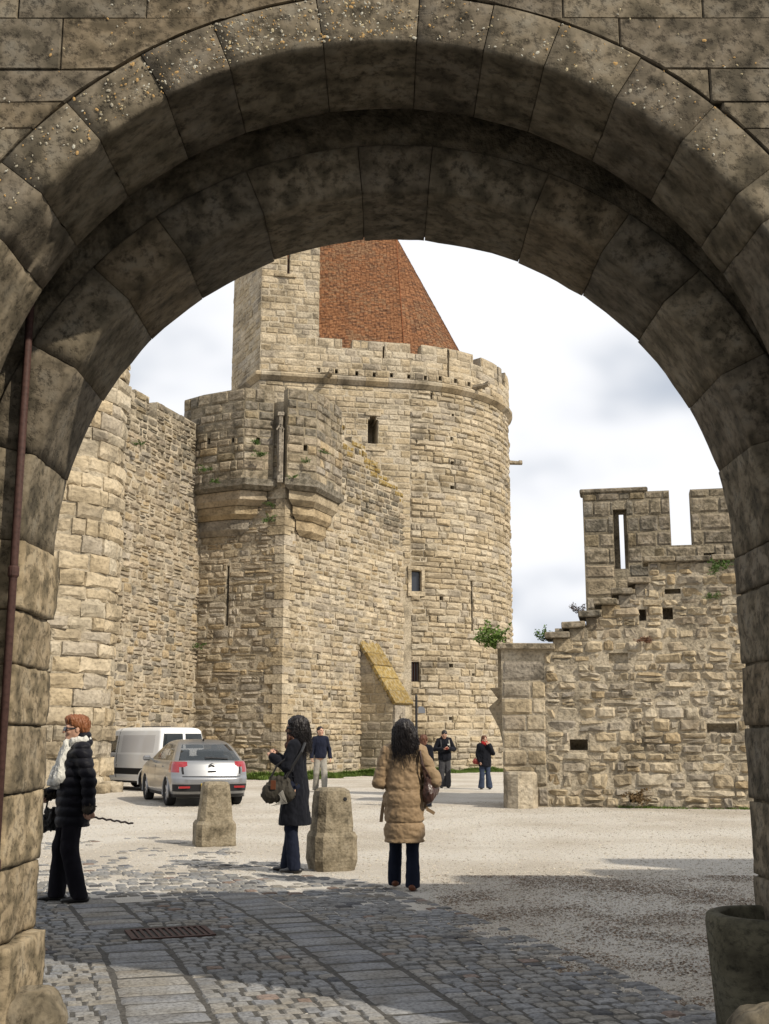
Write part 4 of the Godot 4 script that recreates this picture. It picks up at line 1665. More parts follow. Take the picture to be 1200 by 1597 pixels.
# [point, direction along, direction to the right] of the road at s
func frame(s: float) -> Array:
	var l := road.get_baked_length()
	var p := road.sample_baked(clampf(s, 0, l))
	var a := road.sample_baked(clampf(s - 0.4, 0, l))
	var b := road.sample_baked(clampf(s + 0.4, 0, l))
	var t := (b - a).normalized()
	return [p, t, t.cross(UP)]


# ---------------------------------------------------------------- bollards, planter, guard stones, sign
func chamfered(hw: float, hd: float, ch: float, y: float) -> PackedVector3Array:
	var out := PackedVector3Array()
	for p in [[-hw + ch, hd], [hw - ch, hd], [hw, hd - ch], [hw, -hd + ch], [hw - ch, -hd], [-hw + ch, -hd], [-hw, -hd + ch], [-hw, hd - ch]]:
		out.append(Vector3(p[0], y, p[1]))
	return out


# stack of chamfered outlines, subdivided and weathered
func weathered(levels: Array, amp: float, seed_: float) -> ArrayMesh:
	var rings := []
	for i in levels.size() - 1:
		var a: Array = levels[i]
		var b: Array = levels[i + 1]
		var m := maxi(1, int(absf(b[3] - a[3]) / 0.05))
		for q in m + (1 if i == levels.size() - 2 else 0):
			var f := float(q) / m
			var base := chamfered(lerpf(a[0], b[0], f), lerpf(a[1], b[1], f), lerpf(a[2], b[2], f), lerpf(a[3], b[3], f))
			var ring := PackedVector3Array()
			for k in base.size():
				for e in 3:
					var p: Vector3 = base[k].lerp(base[(k + 1) % base.size()], e / 3.0)
					var nn := Vector3(p.x, 0, p.z).normalized()
					p += nn * (noise2.get_noise_3d(p.x * 2 + seed_, p.y * 2, p.z * 2) * amp + noise2.get_noise_3d(p.x * 7, p.y * 7 + seed_, p.z * 7) * amp * 0.5)
					ring.append(p)
			rings.append(ring)
	var mb := MB.new()
	mb.loft(rings, true)
	return mb.mesh()


func small_stonework() -> void:
	mat("bollard", Color(0.30, 0.265, 0.20), 0.95, {"tex": "grain", "scale": 2.2, "bump": "height", "relief": 0.7, "detail": "stain", "dscale": 0.9})
	var b := thing("stone_bollard", "slim tapered stone bollard with a plinth behind the silver car", "bollard", ground(334, 1318), 0.28, "stone bollards at the edge of the paving")
	part("plinth", weathered([[0.28, 0.28, 0.07, 0.0], [0.28, 0.28, 0.07, 0.3], [0.25, 0.25, 0.07, 0.345]], 0.008, 1.0), M.bollard, b)
	part("shaft", weathered([[0.235, 0.235, 0.07, 0.345], [0.185, 0.185, 0.05, 0.84], [0.16, 0.16, 0.05, 0.875], [0.1, 0.1, 0.03, 0.885]], 0.007, 4.0), M.bollard, b)
	b = thing("stone_bollard", "stout round shouldered stone bollard beside the woman in the long black coat", "bollard", ground(517, 1356), 0.35, "stone bollards at the edge of the paving")
	part("plinth", weathered([[0.23, 0.23, 0.07, 0.0], [0.255, 0.255, 0.07, 0.12], [0.25, 0.25, 0.07, 0.38], [0.225, 0.225, 0.07, 0.43]], 0.010, 9.0), M.bollard, b)
	part("shaft", weathered([[0.22, 0.22, 0.075, 0.43], [0.195, 0.195, 0.075, 0.83], [0.18, 0.18, 0.07, 0.89], [0.13, 0.13, 0.05, 0.925], [0.06, 0.06, 0.02, 0.93]], 0.009, 14.0), M.bollard, b)
	var chip := MB.new()
	chip.tube([Vector3(0.1, 0.80, 0.188), Vector3(0.1, 0.80, 0.205)], [0.03, 0.02], 6)
	part("chip_mark", chip.mesh(), M.iron, b)  # dark stub that stands for a chip in the stone
	# post against the ruined wall
	var o := thing("stone_post", "low eight sided stone post against the dressed end of the ruined wall", "post", plan(2.98, 25.72), 0.2)
	part("shaft", weathered([[0.34, 0.34, 0.17, 0.0], [0.33, 0.33, 0.17, 0.72], [0.30, 0.30, 0.16, 0.77]], 0.01, 20.0), M.wall_stone_2, o)
	# planter tub in the gateway
	o = thing("stone_planter", "dark mossy round stone tub standing against the shaded gateway jamb", "planter", plan(1.985, 6.2))
	var rings := []
	for q in [[0.26, 0.0], [0.285, 0.05], [0.30, 0.3], [0.31, 0.56], [0.305, 0.60], [0.295, 0.61], [0.245, 0.61], [0.235, 0.60], [0.23, 0.4]]:
		var ring := PackedVector3Array()
		for k in 40:
			var a := TAU * k / 40
			var r: float = q[0] + noise2.get_noise_3d(cos(a) * 0.8, q[1], sin(a) * 0.8) * 0.012
			ring.append(Vector3(cos(a) * r, q[1], sin(a) * r))
		rings.append(ring)
	var mb := MB.new()
	mb.loft(rings, false)
	mat("planter", Color(0.115, 0.11, 0.08), 0.95, {"tex": "pitted", "scale": 1.4, "bump": "pitted", "relief": 0.9, "detail": "stain", "dscale": 0.5})
	part("tub", mb.smooth(), M.planter, o)
	mb = MB.new()
	var disc := PackedVector3Array()
	for k in 40:
		disc.append(Vector3(cos(TAU * k / 40) * 0.235, 0.44, sin(TAU * k / 40) * 0.235))
	mb.loft([disc, disc], true)
	part("soil", mb.mesh(), mat("soil", Color(0.05, 0.04, 0.03), 1.0), o)
	# guard stones at the feet of the jambs
	o = thing("guard_stone", "small worn boulder at the foot of the lit gateway jamb", "boulder", plan(-1.80, 6.15), 0.0, "guard stones")
	part("boulder", rough_block(Vector3(0, 0.1, 0), Vector3(0.17, 0.14, 0.17), 0.13, 0.04, 3.0, 10), M.gate_stone_2, o)
	o = thing("guard_stone", "rounded pale boulder in front of the dark stone tub", "boulder", plan(1.56, 4.95), 0.0, "guard stones")
	part("boulder", rough_block(Vector3(0, 0.2, 0), Vector3(0.2, 0.24, 0.2), 0.19, 0.04, 8.0, 12), M.gate_stone_0, o)
	# sign on a pole
	o = thing("sign_post", "black pole with a small grey sign plate before the great tower", "sign", plan(1.1, 40.0))
	mb = MB.new()
	mb.tube([Vector3(0, 0, 0), Vector3(0, 1.0, 0), Vector3(0, 1.02, 0), Vector3(0, 2.9, 0), Vector3(0, 2.98, 0)], [0.055, 0.055, 0.045, 0.045, 0.02], 10)
	part("pole", mb.mesh(), M.iron, o)
	mb = MB.new()
	var plate := PackedVector2Array([Vector2(0.06, 2.33), Vector2(0.06, 2.52), Vector2(0.12, 2.57), Vector2(0.22, 2.56), Vector2(0.29, 2.5), Vector2(0.31, 2.42), Vector2(0.31, 2.33)])
	var f := PackedVector3Array()
	var bk := PackedVector3Array()
	for p in plate:
		f.append(Vector3(p.x, p.y, 0.012))
		bk.append(Vector3(p.x, p.y, -0.012))
	mb.loft([bk, f], true)
	part("sign_plate", mb.mesh(), mat("sign_grey", Color(0.16, 0.17, 0.19), 0.5), o)


# ---------------------------------------------------------------- vehicles
func key_at(keys: Array, y: float, col: int) -> float:
	for i in keys.size() - 1:
		if y <= keys[i + 1][0]:
			var f: float = clampf((y - keys[i][0]) / (keys[i + 1][0] - keys[i][0]), 0, 1)
			return lerpf(keys[i][col], keys[i + 1][col], f)
	return keys[-1][col]


# body of stacked rounded outlines. keys: [y, half width, rear z, front z, corner radius]; cls names the part each patch belongs to
func shell(keys: Array, step: float, bow: float, cls) -> Dictionary:
	var ys := []
	var y: float = keys[0][0]
	while y < keys[-1][0] - 1e-4:
		ys.append(y)
		y += step
	ys.append(keys[-1][0])
	var rings := []
	for yy in ys:
		var w := key_at(keys, yy, 1)
		var zr := key_at(keys, yy, 2)
		var zf := key_at(keys, yy, 3)
		var r := minf(key_at(keys, yy, 4), minf(w * 0.9, (zf - zr) * 0.45))
		var half := []
		for k in 14: half.append(Vector2((w - r) * k / 14.0, zr))
		for k in 9:
			var a := PI / 2 * k / 9.0
			half.append(Vector2(w - r + r * sin(a), zr + r - r * cos(a)))
		for k in 130: half.append(Vector2(w, lerpf(zr + r, zf - r, k / 130.0)))
		for k in 9:
			var a := PI / 2 * k / 9.0
			half.append(Vector2(w - r + r * cos(a), zf - r + r * sin(a)))
		for k in 15: half.append(Vector2((w - r) * (1.0 - k / 14.0), zf))
		var ring := PackedVector3Array()
		var L: float = keys[1][3] - keys[1][2]
		for side in [1, -1]:
			for q in half.size():
				var h: Vector2 = half[q] if side == 1 else half[half.size() - 1 - q]
				if side == -1 and (q == 0 or q == half.size() - 1): continue
				var mid := (zr + zf) / 2
				var u := absf(h.y - mid) / ((zf - zr) / 2 + 1e-5)
				var x := h.x * (1.0 - 0.05 * pow(clampf(absf(h.y) / (L / 2), 0, 1), 3.0))
				var z := h.y
				if u > 0.8: z -= signf(h.y - mid) * bow * pow(h.x / w, 2.0) * minf(1.0, (u - 0.8) / 0.2)
				ring.append(Vector3(x * side, yy, z))
		rings.append(ring)
	var out := {}
	var n: int = rings[0].size()
	for i in rings.size() - 1:
		for k in n:
			var k2 := (k + 1) % n
			var c: Vector3 = (rings[i][k] + rings[i][k2] + rings[i + 1][k2] + rings[i + 1][k]) / 4
			var key: String = cls.call(c)
			if key == "": continue
			if not out.has(key): out[key] = MB.new()
			out[key].quad(rings[i][k], rings[i][k2], rings[i + 1][k2], rings[i + 1][k])
	# roof skin
	var last: PackedVector3Array = rings[-1]
	var prev := last
	var cz := Vector3.ZERO
	for p in last: cz += p
	cz /= n
	for f in [0.75, 0.5, 0.25, 0.02]:
		var ring := PackedVector3Array()
		for p in last: ring.append(cz.lerp(p, f) + UP * 0.012 * (1.0 - f * f))
		for k in n: out["body"].quad(prev[k], prev[(k + 1) % n], ring[(k + 1) % n], ring[k])
		prev = ring
	return out


func wheel(o: Node3D, c: Vector3, r: float, side: float, rimcol: String) -> void:
	var w := Node3D.new()
	w.name = "wheel"
	o.add_child(w, true)
	w.position = c
	var lathe := func(prof: Array) -> ArrayMesh:
		var rings := []
		for q in prof:
			var ring := PackedVector3Array()
			for k in 32:
				var a := TAU * k / 32
				ring.append(Vector3(q[1] * side, cos(a) * q[0], sin(a) * q[0]))
			rings.append(ring)
		var mb := MB.new()
		mb.loft(rings, false)
		return mb.smooth()
	part("tyre", lathe.call([[r * 0.66, 0.06], [r * 0.7, 0.085], [r * 0.88, 0.10], [r * 0.97, 0.085], [r, 0.06], [r, -0.06], [r * 0.95, -0.1], [r * 0.6, -0.1]]), M.tyre, w)
	var rim := part("rim", lathe.call([[r * 0.67, 0.07], [r * 0.6, 0.06], [r * 0.55, 0.02], [r * 0.02, 0.015]]), M.wheel_dark, w)
	for k in 7:
		var a := TAU * k / 7
		var d := Vector3(0, cos(a), sin(a))
		var mb := MB.new()
		mb.box(d * r * 0.36 + Vector3(0.05 * side, 0, 0), d * r * 0.29, d.cross(Vector3.RIGHT) * r * 0.075, Vector3(0.018, 0, 0), 0.008)
		part("spoke", mb.mesh(), M[rimcol], rim)
	var hub := MB.new()
	hub.tube([Vector3(0.03 * side, 0, 0), Vector3(0.075 * side, 0, 0)], [r * 0.17, r * 0.13], 14)
	part("hub", hub.mesh(), M[rimcol], rim)


func in_arch(c: Vector3, zs: Array, y: float, r: float) -> bool:
	for z in zs:
		if Vector2(c.z - z, c.y - y).length() < r and absf(c.x) > 0.5: return true
	return false


func arch_lips(o: Node3D, zs: Array, y: float, r: float, x: float, m: String) -> void:
	for z in zs:
		for side in [1.0, -1.0]:
			var pts := []
			for k in 25:
				var a := deg_to_rad(-20 + 220.0 * k / 24)
				pts.append(Vector3(x * side, y + sin(a) * r, z + cos(a) * r))
			var mb := MB.new()
			mb.tube(pts, [0.022], 6)
			part("arch_lip", mb.smooth(), M[m], o)
			mb = MB.new()
			var pr := MB.new()
			for k in 24:
				var a: Vector3 = pts[k]
				var b: Vector3 = pts[k + 1]
				pr.quad(a, b, b - Vector3(0.3 * side, 0, 0), a - Vector3(0.3 * side, 0, 0))
			for k in 24:
				pr.tri(pts[k] - Vector3(0.3 * side, 0, 0), pts[k + 1] - Vector3(0.3 * side, 0, 0), Vector3((x - 0.3) * side, y - 0.1, z))
			part("arch_liner", pr.mesh(), M.car_black, o)


func vehicles() -> void:
	mat("tyre", Color(0.022, 0.022, 0.023), 0.9)
	mat("wheel_dark", Color(0.06, 0.06, 0.062), 0.5)
	mat("alloy", Color(0.42, 0.42, 0.43), 0.35, {"metal": 0.7})
	mat("steel_rim", Color(0.30, 0.30, 0.31), 0.5)
	mat("silver", Color(0.225, 0.23, 0.24), 0.33, {"metal": 0.5, "coat": 0.8, "spec": 0.5})
	mat("white_paint", Color(0.76, 0.77, 0.78), 0.3, {"coat": 0.6, "spec": 0.5})
	mat("car_black", Color(0.02, 0.02, 0.022), 0.55)
	mat("car_glass", Color(0.02, 0.028, 0.032), 0.04, {"alpha": 0.55, "spec": 0.5})
	mat("tail_red", Color(0.26, 0.008, 0.012), 0.12, {"coat": 1.0, "spec": 0.5})
	mat("tail_clear", Color(0.75, 0.35, 0.35), 0.15, {"coat": 1.0})
	mat("plate_yellow", Color(0.70, 0.48, 0.03), 0.5)
	mat("cabin", Color(0.06, 0.06, 0.065), 0.9)
	mat("chrome", Color(0.7, 0.7, 0.72), 0.12, {"metal": 1.0})
	# silver liftback, seen from behind
	var head := Vector3(-0.36, 0, -0.933)
	var rear_axle := (plan(-4.86, 26.55) + plan(-3.43, 27.1)) / 2
	var th := atan2(head.x, head.z)
	var car := thing("parked_car", "silver liftback car parked with its red tail lamps towards the bollard", "car", rear_axle + head.normalized() * 1.4, th)
	var keys := [[0.20, 0.80, -2.20, 2.18, 0.3], [0.34, 0.865, -2.33, 2.33, 0.32], [0.52, 0.88, -2.37, 2.37, 0.32], [0.62, 0.885, -2.36, 2.33, 0.32], [0.66, 0.886, -2.30, 2.28, 0.3], [0.80, 0.885, -2.25, 2.05, 0.28], [0.92, 0.865, -2.20, 1.55, 0.26], [0.985, 0.84, -2.16, 1.15, 0.24],
		[1.0, 0.80, -2.10, 1.05, 0.22], [1.2, 0.70, -1.82, 0.62, 0.22], [1.36, 0.605, -1.50, 0.20, 0.22], [1.42, 0.55, -1.25, -0.02, 0.22], [1.455, 0.44, -0.95, -0.25, 0.2]]
	var zs := [-1.4, 1.35]
	var cls := func(c: Vector3) -> String:
		if in_arch(c, [-1.4, 1.35], 0.31, 0.345): return ""
		var w := key_at(keys, c.y, 1)
		var zr := key_at(keys, c.y, 2)
		var zf := key_at(keys, c.y, 3)
		var at_rear := c.z < zr + 0.30
		if c.y > 1.005 and c.y < 1.35:
			if at_rear and absf(c.x) < w - 0.10 and c.z < zr + 0.16: return "rear_window"
			if absf(c.x) > w * 0.93 and c.z > zr + 0.42 and c.z < zf - 0.22:
				if absf(c.z + 0.1) < 0.035 or absf(c.z + 1.02 - (c.y - 1.0) * 0.7) < 0.03: return "pillar"
				return "side_window"
			if c.z > zf - 0.2 and absf(c.x) < w - 0.1: return "windscreen"
		if c.y < 0.985 and c.y > 0.72 and c.z < -1.72:
			var ax := absf(c.x)
			if c.y > 0.865 and ax > 0.52 + (0.985 - c.y) * 0.35: return "tail_lamp"
			if ax > 0.70 and c.y > 0.75: return "tail_lamp"
		if at_rear and c.y > 0.66 and c.y < 1.0 and absf(absf(c.x) - 0.645) < 0.008 and c.y < 0.86: return "seam"
		if at_rear and absf(c.y - 0.665) < 0.011 and absf(c.x) < 0.65: return "seam"
		if c.y < 0.50 and c.y > 0.34 and at_rear and absf(c.x) < 0.86: return "bumper_insert"
		if c.y < 0.27: return "sill"
		if absf(c.x) > w * 0.95 and c.y > 0.27 and c.y < 1.0 and (absf(c.z + 0.12) < 0.008 or absf(c.z - 0.9) < 0.008): return "seam"
		return "body"
	var mats := {"body": "silver", "rear_window": "car_glass", "side_window": "car_glass", "windscreen": "car_glass", "tail_lamp": "tail_red", "seam": "car_black", "bumper_insert": "car_black", "sill": "car_black", "pillar": "car_black"}
	var shells := shell(keys, 0.0195, 0.10, cls)
	for k in shells: part(k, shells[k].smooth(), M[mats[k]], car)
	for side in [1.0, -1.0]:
		for z in zs: wheel(car, Vector3(0.765 * side, 0.31, z), 0.31, side, "alloy")
		var mb := MB.new()
		mb.box(Vector3(0.97 * side, 1.02, 0.62), Vector3(0.09, 0, 0), Vector3(0, 0.06, 0), Vector3(0, 0, 0.05), 0.03)
		mb.box(Vector3(0.86 * side, 1.0, 0.63), Vector3(0.05, 0, 0), Vector3(0, 0.02, 0), Vector3(0, 0, 0.02))
		part("wing_mirror", mb.mesh(), M.silver, car)
		for z in [0.0, -0.95]:
			mb = MB.new()
			mb.box(Vector3(0.875 * side, 0.86, z), Vector3(0.015, 0, 0), Vector3(0, 0.015, 0), Vector3(0, 0, 0.09), 0.006)
			part("door_handle", mb.mesh(), M.silver, car)
		mb = MB.new()
		mb.box(Vector3(0.62 * side, 0.43, -2.30), Vector3(0.12, 0, 0), Vector3(0, 0.022, 0), Vector3(0, 0, 0.02).rotated(UP, 0.25 * side))
		part("reflector", mb.mesh(), M.tail_red, car)
	arch_lips(car, zs, 0.31, 0.345, 0.862, "silver")
	var mb := MB.new()
	mb.box(Vector3(0, 0.455, -2.372), Vector3(0.26, 0, 0), Vector3(0, 0.055, 0), Vector3(0, 0, 0.008), 0.003)
	part("number_plate", mb.mesh(), M.plate_yellow, car)
	for e in [0.0, 0.035]:
		mb = MB.new()
		for s in [1.0, -1.0]:
			mb.box(Vector3(0.032 * s, 0.885 + e, -2.235), Vector3(0.036, -0.02 * s, 0), Vector3(0.003, 0.008, 0), Vector3(0, 0, 0.012))
		part("chevron_badge", mb.mesh(), M.chrome, car)
	mb = MB.new()
	mb.box(Vector3(0, 0.765, -2.272), Vector3(0.09, 0, 0), Vector3(0, 0.016, 0), Vector3(0, 0, 0.01), 0.004)
	part("boot_handle", mb.mesh(), M.car_black, car)
	mb = MB.new()
	mb.box(Vector3(-0.14, 1.055, -2.045), Vector3(0.26, 0.015, 0), Vector3(0, 0.012, 0.008), Vector3(0, 0, 0.012))
	part("wiper", mb.mesh(), M.car_black, car)
	mb = MB.new()
	mb.tube([Vector3(0, 1.44, -1.25), Vector3(0, 1.5, -1.36)], [0.025, 0.008], 6)
	part("aerial", mb.mesh(), M.car_black, car)
	for s in [[0.38, 0.15], [-0.38, 0.15], [0.4, -1.0], [-0.4, -1.0], [0.0, -1.05]]:
		mb = MB.new()
		mb.box(Vector3(s[0], 0.78, s[1]), Vector3(0.22, 0, 0), Vector3(0, 0.3, -0.07), Vector3(0, 0.02, 0.06), 0.03)
		mb.box(Vector3(s[0], 1.16, s[1] - 0.09), Vector3(0.12, 0, 0), Vector3(0, 0.07, 0), Vector3(0, 0, 0.04), 0.02)
		part("seat", mb.mesh(), M.cabin, car)
	mb = MB.new()
	mb.box(Vector3(0, 0.93, -1.6), Vector3(0.7, 0, 0), Vector3(0, 0.01, 0), Vector3(0, 0, 0.38))
	mb.box(Vector3(0, 0.4, 0), Vector3(0.72, 0, 0), Vector3(0, 0.02, 0), Vector3(0, 0, 1.7))
	part("cabin_floor", mb.mesh(), M.cabin, car)
	# white van
	head = Vector3(-0.72, 0, -0.69).normalized()
	var rear := plan(-5.75, 33.6)
	var van := thing("parked_van", "white panel van with a black side strip parked beyond the silver car", "van", rear + head * 2.05, atan2(head.x, head.z))
	var vk := [[0.22, 0.78, -2.0, 1.95, 0.2], [0.36, 0.84, -2.06, 2.05, 0.22], [0.60, 0.855, -2.07, 2.06, 0.2], [0.85, 0.86, -2.05, 1.95, 0.16], [1.02, 0.855, -2.04, 1.55, 0.14], [1.08, 0.845, -2.03, 1.3, 0.14], [1.55, 0.775, -1.99, 0.75, 0.14], [1.70, 0.74, -1.96, 0.55, 0.14], [1.77, 0.68, -1.90, 0.4, 0.16], [1.80, 0.55, -1.75, 0.2, 0.2]]
	var vz := [-1.32, 1.35]
	var vcls := func(c: Vector3) -> String:
		if in_arch(c, [-1.32, 1.35], 0.3, 0.34): return ""
		var w := key_at(vk, c.y, 1)
		var zf := key_at(vk, c.y, 3)
		var zr := key_at(vk, c.y, 2)
		if c.z < zr + 0.12 and c.y > 1.2 and c.y < 1.62 and absf(c.x) > 0.06 and absf(c.x) < w - 0.11: return "rear_window"
		if c.z < zr + 0.12 and absf(c.x) < 0.01: return "seam"
		if absf(c.x) > w * 0.95:
			if c.y > 1.07 and c.y < 1.56 and c.z > 0.22 and c.z < zf - 0.16: return "side_window"
			if c.y > 0.46 and c.y < 0.64: return "rub_strip"
			if c.y > 0.35 and (absf(c.z - 0.14) < 0.012 or absf(c.z - 1.02) < 0.012): return "seam"
			var q := Vector2(absf(c.z + 0.85), absf(c.y - 1.33))
			if q.x < 0.82 and q.y < 0.26:
				return "side_panel" if q.x < 0.80 and q.y < 0.24 else "seam_light"
		if c.z > zf - 0.14 and c.y > 1.1 and c.y < 1.68 and absf(c.x) < w - 0.08: return "windscreen"
		if c.y < 0.28: return "sill"
		return "body"
	var vm := {"body": "white_paint", "rear_window": "car_glass", "side_window": "car_glass", "windscreen": "car_glass", "seam": "car_black", "rub_strip": "car_black", "sill": "car_black", "side_panel": "panel_grey", "seam_light": "white_paint"}
	mat("panel_grey", Color(0.60, 0.60, 0.61), 0.35, {"coat": 0.5})
	shells = shell(vk, 0.02, 0.05, vcls)
	for k in shells: part(k, shells[k].smooth(), M[vm[k]], van)
	for side in [1.0, -1.0]:
		for z in vz: wheel(van, Vector3(0.74 * side, 0.3, z), 0.3, side, "steel_rim")
		mb = MB.new()
		mb.box(Vector3(0.86 * side, 0.93, 0.28), Vector3(0.02, 0, 0), Vector3(0, 0.04, 0), Vector3(0, 0, 0.03), 0.008)
		part("door_handle", mb.mesh(), M.car_black, van)
		mb = MB.new()
		mb.box(Vector3(0.84 * side, 0.9, -2.0), Vector3(0.03, 0, 0), Vector3(0, 0.17, 0), Vector3(0, 0, 0.05), 0.01)
		part("tail_lamp", mb.mesh(), M.tail_red, van)
		mb = MB.new()
		mb.box(Vector3(0.93 * side, 1.18, 1.02), Vector3(0.08, 0, 0), Vector3(0, 0.11, 0), Vector3(0, 0, 0.05), 0.03)
		part("wing_mirror", mb.mesh(), M.car_black, van)
	arch_lips(van, vz, 0.3, 0.34, 0.84, "white_paint")
	mb = MB.new()
	mb.box(Vector3(0, 0.9, 0.2), Vector3(0.74, 0, 0), Vector3(0, 0.5, 0), Vector3(0, 0, 0.02))
	mb.box(Vector3(0, 0.42, 0), Vector3(0.72, 0, 0), Vector3(0, 0.02, 0), Vector3(0, 0, 1.8))
	part("bulkhead", mb.mesh(), M.cabin, van)
	mb = MB.new()
	mb.box(Vector3(0, 1.83, -0.6), Vector3(0.5, 0, 0), Vector3(0, 0.012, 0), Vector3(0, 0, 0.03))
	part("roof_bar", mb.mesh(), M.car_black, van)


# ---------------------------------------------------------------- people
# smooth bodies: tapered capsules joined with a smooth minimum, meshed as surface nets
# prim: [a, b, radius a, radius b, stretch (Vector3), blend, carve?]
func cap(a: Vector3, b: Vector3, ra: float, rb: float, sc := Vector3.ONE, k := 0.03, neg := false) -> Array:
	return [a, b, ra, rb, sc, k, neg]


func ell(c: Vector3, r: Vector3, k := 0.02, neg := false) -> Array:
	var m := maxf(r.x, maxf(r.y, r.z))
	return [c, c, m, m, r / m, k, neg]


func nets(prims: Array, cell: float, low := -99.0, shape = null) -> Array:
	var lo := Vector3(99, 99, 99)
	var hi := -lo
	for p in prims:
		if p[6]: continue
		var e: Vector3 = p[4] * maxf(p[2], p[3]) + Vector3.ONE * (cell * 3.0 + 0.015)
		lo = lo.min(p[0] - e).min(p[1] - e)
		hi = hi.max(p[0] + e).max(p[1] + e)
	var nx := int((hi.x - lo.x) / cell) + 2
	var ny := int((hi.y - lo.y) / cell) + 2
	var nz := int((hi.z - lo.z) / cell) + 2
	var f := PackedFloat32Array()
	f.resize(nx * ny * nz)
	f.fill(0.5)
	for p in prims:
		var a: Vector3 = p[0]
		var sc: Vector3 = p[4]
		var isc := Vector3.ONE / sc
		var ba: Vector3 = (p[1] - p[0]) * isc
		var bb := maxf(ba.length_squared(), 1e-9)
		var ra: float = p[2]
		var rb: float = p[3]
		var k: float = p[5]
		var ms := minf(sc.x, minf(sc.y, sc.z))
		var e: Vector3 = sc * maxf(ra, rb) + Vector3.ONE * (k + cell * 2.5)
		var mn: Vector3 = p[0].min(p[1]) - e
		var mx: Vector3 = p[0].max(p[1]) + e
		var x0 := maxi(0, int((mn.x - lo.x) / cell))
		var x1 := mini(nx - 1, int((mx.x - lo.x) / cell) + 1)
		var y0 := maxi(0, int((mn.y - lo.y) / cell))
		var y1 := mini(ny - 1, int((mx.y - lo.y) / cell) + 1)
		var z0 := maxi(0, int((mn.z - lo.z) / cell))
		var z1 := mini(nz - 1, int((mx.z - lo.z) / cell) + 1)
		var neg: bool = p[6]
		for z in range(z0, z1 + 1):
			for y in range(y0, y1 + 1):
				var row := (z * ny + y) * nx
				for x in range(x0, x1 + 1):
					var q := (lo + Vector3(x, y, z) * cell - a) * isc
					var h := clampf(q.dot(ba) / bb, 0.0, 1.0)
					var d := ((q - ba * h).length() - ra - (rb - ra) * h) * ms
					var o := f[row + x]
					if neg: d = -d
					var g := maxf(k - absf(o - d), 0.0)
					if neg:
						f[row + x] = maxf(o, d) + g * g / (4.0 * k)
					else:
						f[row + x] = minf(o, d) - g * g / (4.0 * k)
	if low > -50.0 or shape != null:
		for z in nz:
			for y in ny:
				var row := (z * ny + y) * nx
				for x in nx:
					var v := f[row + x]
					if v > 0.06: continue
					var p := lo + Vector3(x, y, z) * cell
					if shape != null and v > -0.05: v += shape.call(p)
					f[row + x] = maxf(v, low - p.y)
	# surface nets
	var index := {}
	var verts := PackedVector3Array()
	var norms := PackedVector3Array()
	var idx := PackedInt32Array()
	var sy := nx
	var sz := nx * ny
	var offs := [0, 1, sy, sy + 1, sz, sz + 1, sz + sy, sz + sy + 1]
	var edges := [[0, 1], [2, 3], [4, 5], [6, 7], [0, 2], [1, 3], [4, 6], [5, 7], [0, 4], [1, 5], [2, 6], [3, 7]]
	for z in nz - 1:
		for y in ny - 1:
			var row := (z * ny + y) * nx
			for x in nx - 1:
				var b := row + x
				var f0 := f[b]
				if f0 > cell * 2.5 or f0 < -cell * 2.5: continue
				var m := 0
				for c in 8:
					if f[b + offs[c]] < 0.0: m += 1
				if m == 0 or m == 8: continue
				var s := Vector3.ZERO
				var cnt := 0
				for e in edges:
					var va := f[b + offs[e[0]]]
					var vb := f[b + offs[e[1]]]
					if (va < 0.0) == (vb < 0.0): continue
					var t := va / (va - vb)
					var c0: int = e[0]
					var c1: int = e[1]
					s += Vector3(lerpf(c0 & 1, c1 & 1, t), lerpf((c0 >> 1) & 1, (c1 >> 1) & 1, t), lerpf(c0 >> 2, c1 >> 2, t))
					cnt += 1
				var g := Vector3(f[b + 1] + f[b + sy + 1] + f[b + sz + 1] + f[b + sz + sy + 1] - f[b] - f[b + sy] - f[b + sz] - f[b + sz + sy],
					f[b + sy] + f[b + sy + 1] + f[b + sz + sy] + f[b + sz + sy + 1] - f[b] - f[b + 1] - f[b + sz] - f[b + sz + 1],
					f[b + sz] + f[b + sz + 1] + f[b + sz + sy] + f[b + sz + sy + 1] - f[b] - f[b + 1] - f[b + sy] - f[b + sy + 1])
				index[b] = verts.size()
				verts.append(lo + (Vector3(x, y, z) + s / cnt) * cell)
				norms.append(g.normalized())
	for b in index:
		var f0 := f[b]
		for ax in 3:
			var st: int = [1, sy, sz][ax]
			var u: int = [sy, sz, 1][ax]
			var w: int = [sz, 1, sy][ax]
			if (f0 < 0.0) == (f[b + st] < 0.0): continue
			if not (index.has(b - u) and index.has(b - w) and index.has(b - u - w)): continue
			var i0: int = index[b]
			var i1: int = index[b - u]
			var i2: int = index[b - u - w]
			var i3: int = index[b - w]
			if f0 < 0.0: idx.append_array(PackedInt32Array([i0, i3, i2, i0, i2, i1]))
			else: idx.append_array(PackedInt32Array([i0, i1, i2, i0, i2, i3]))
	return [verts, norms, idx]


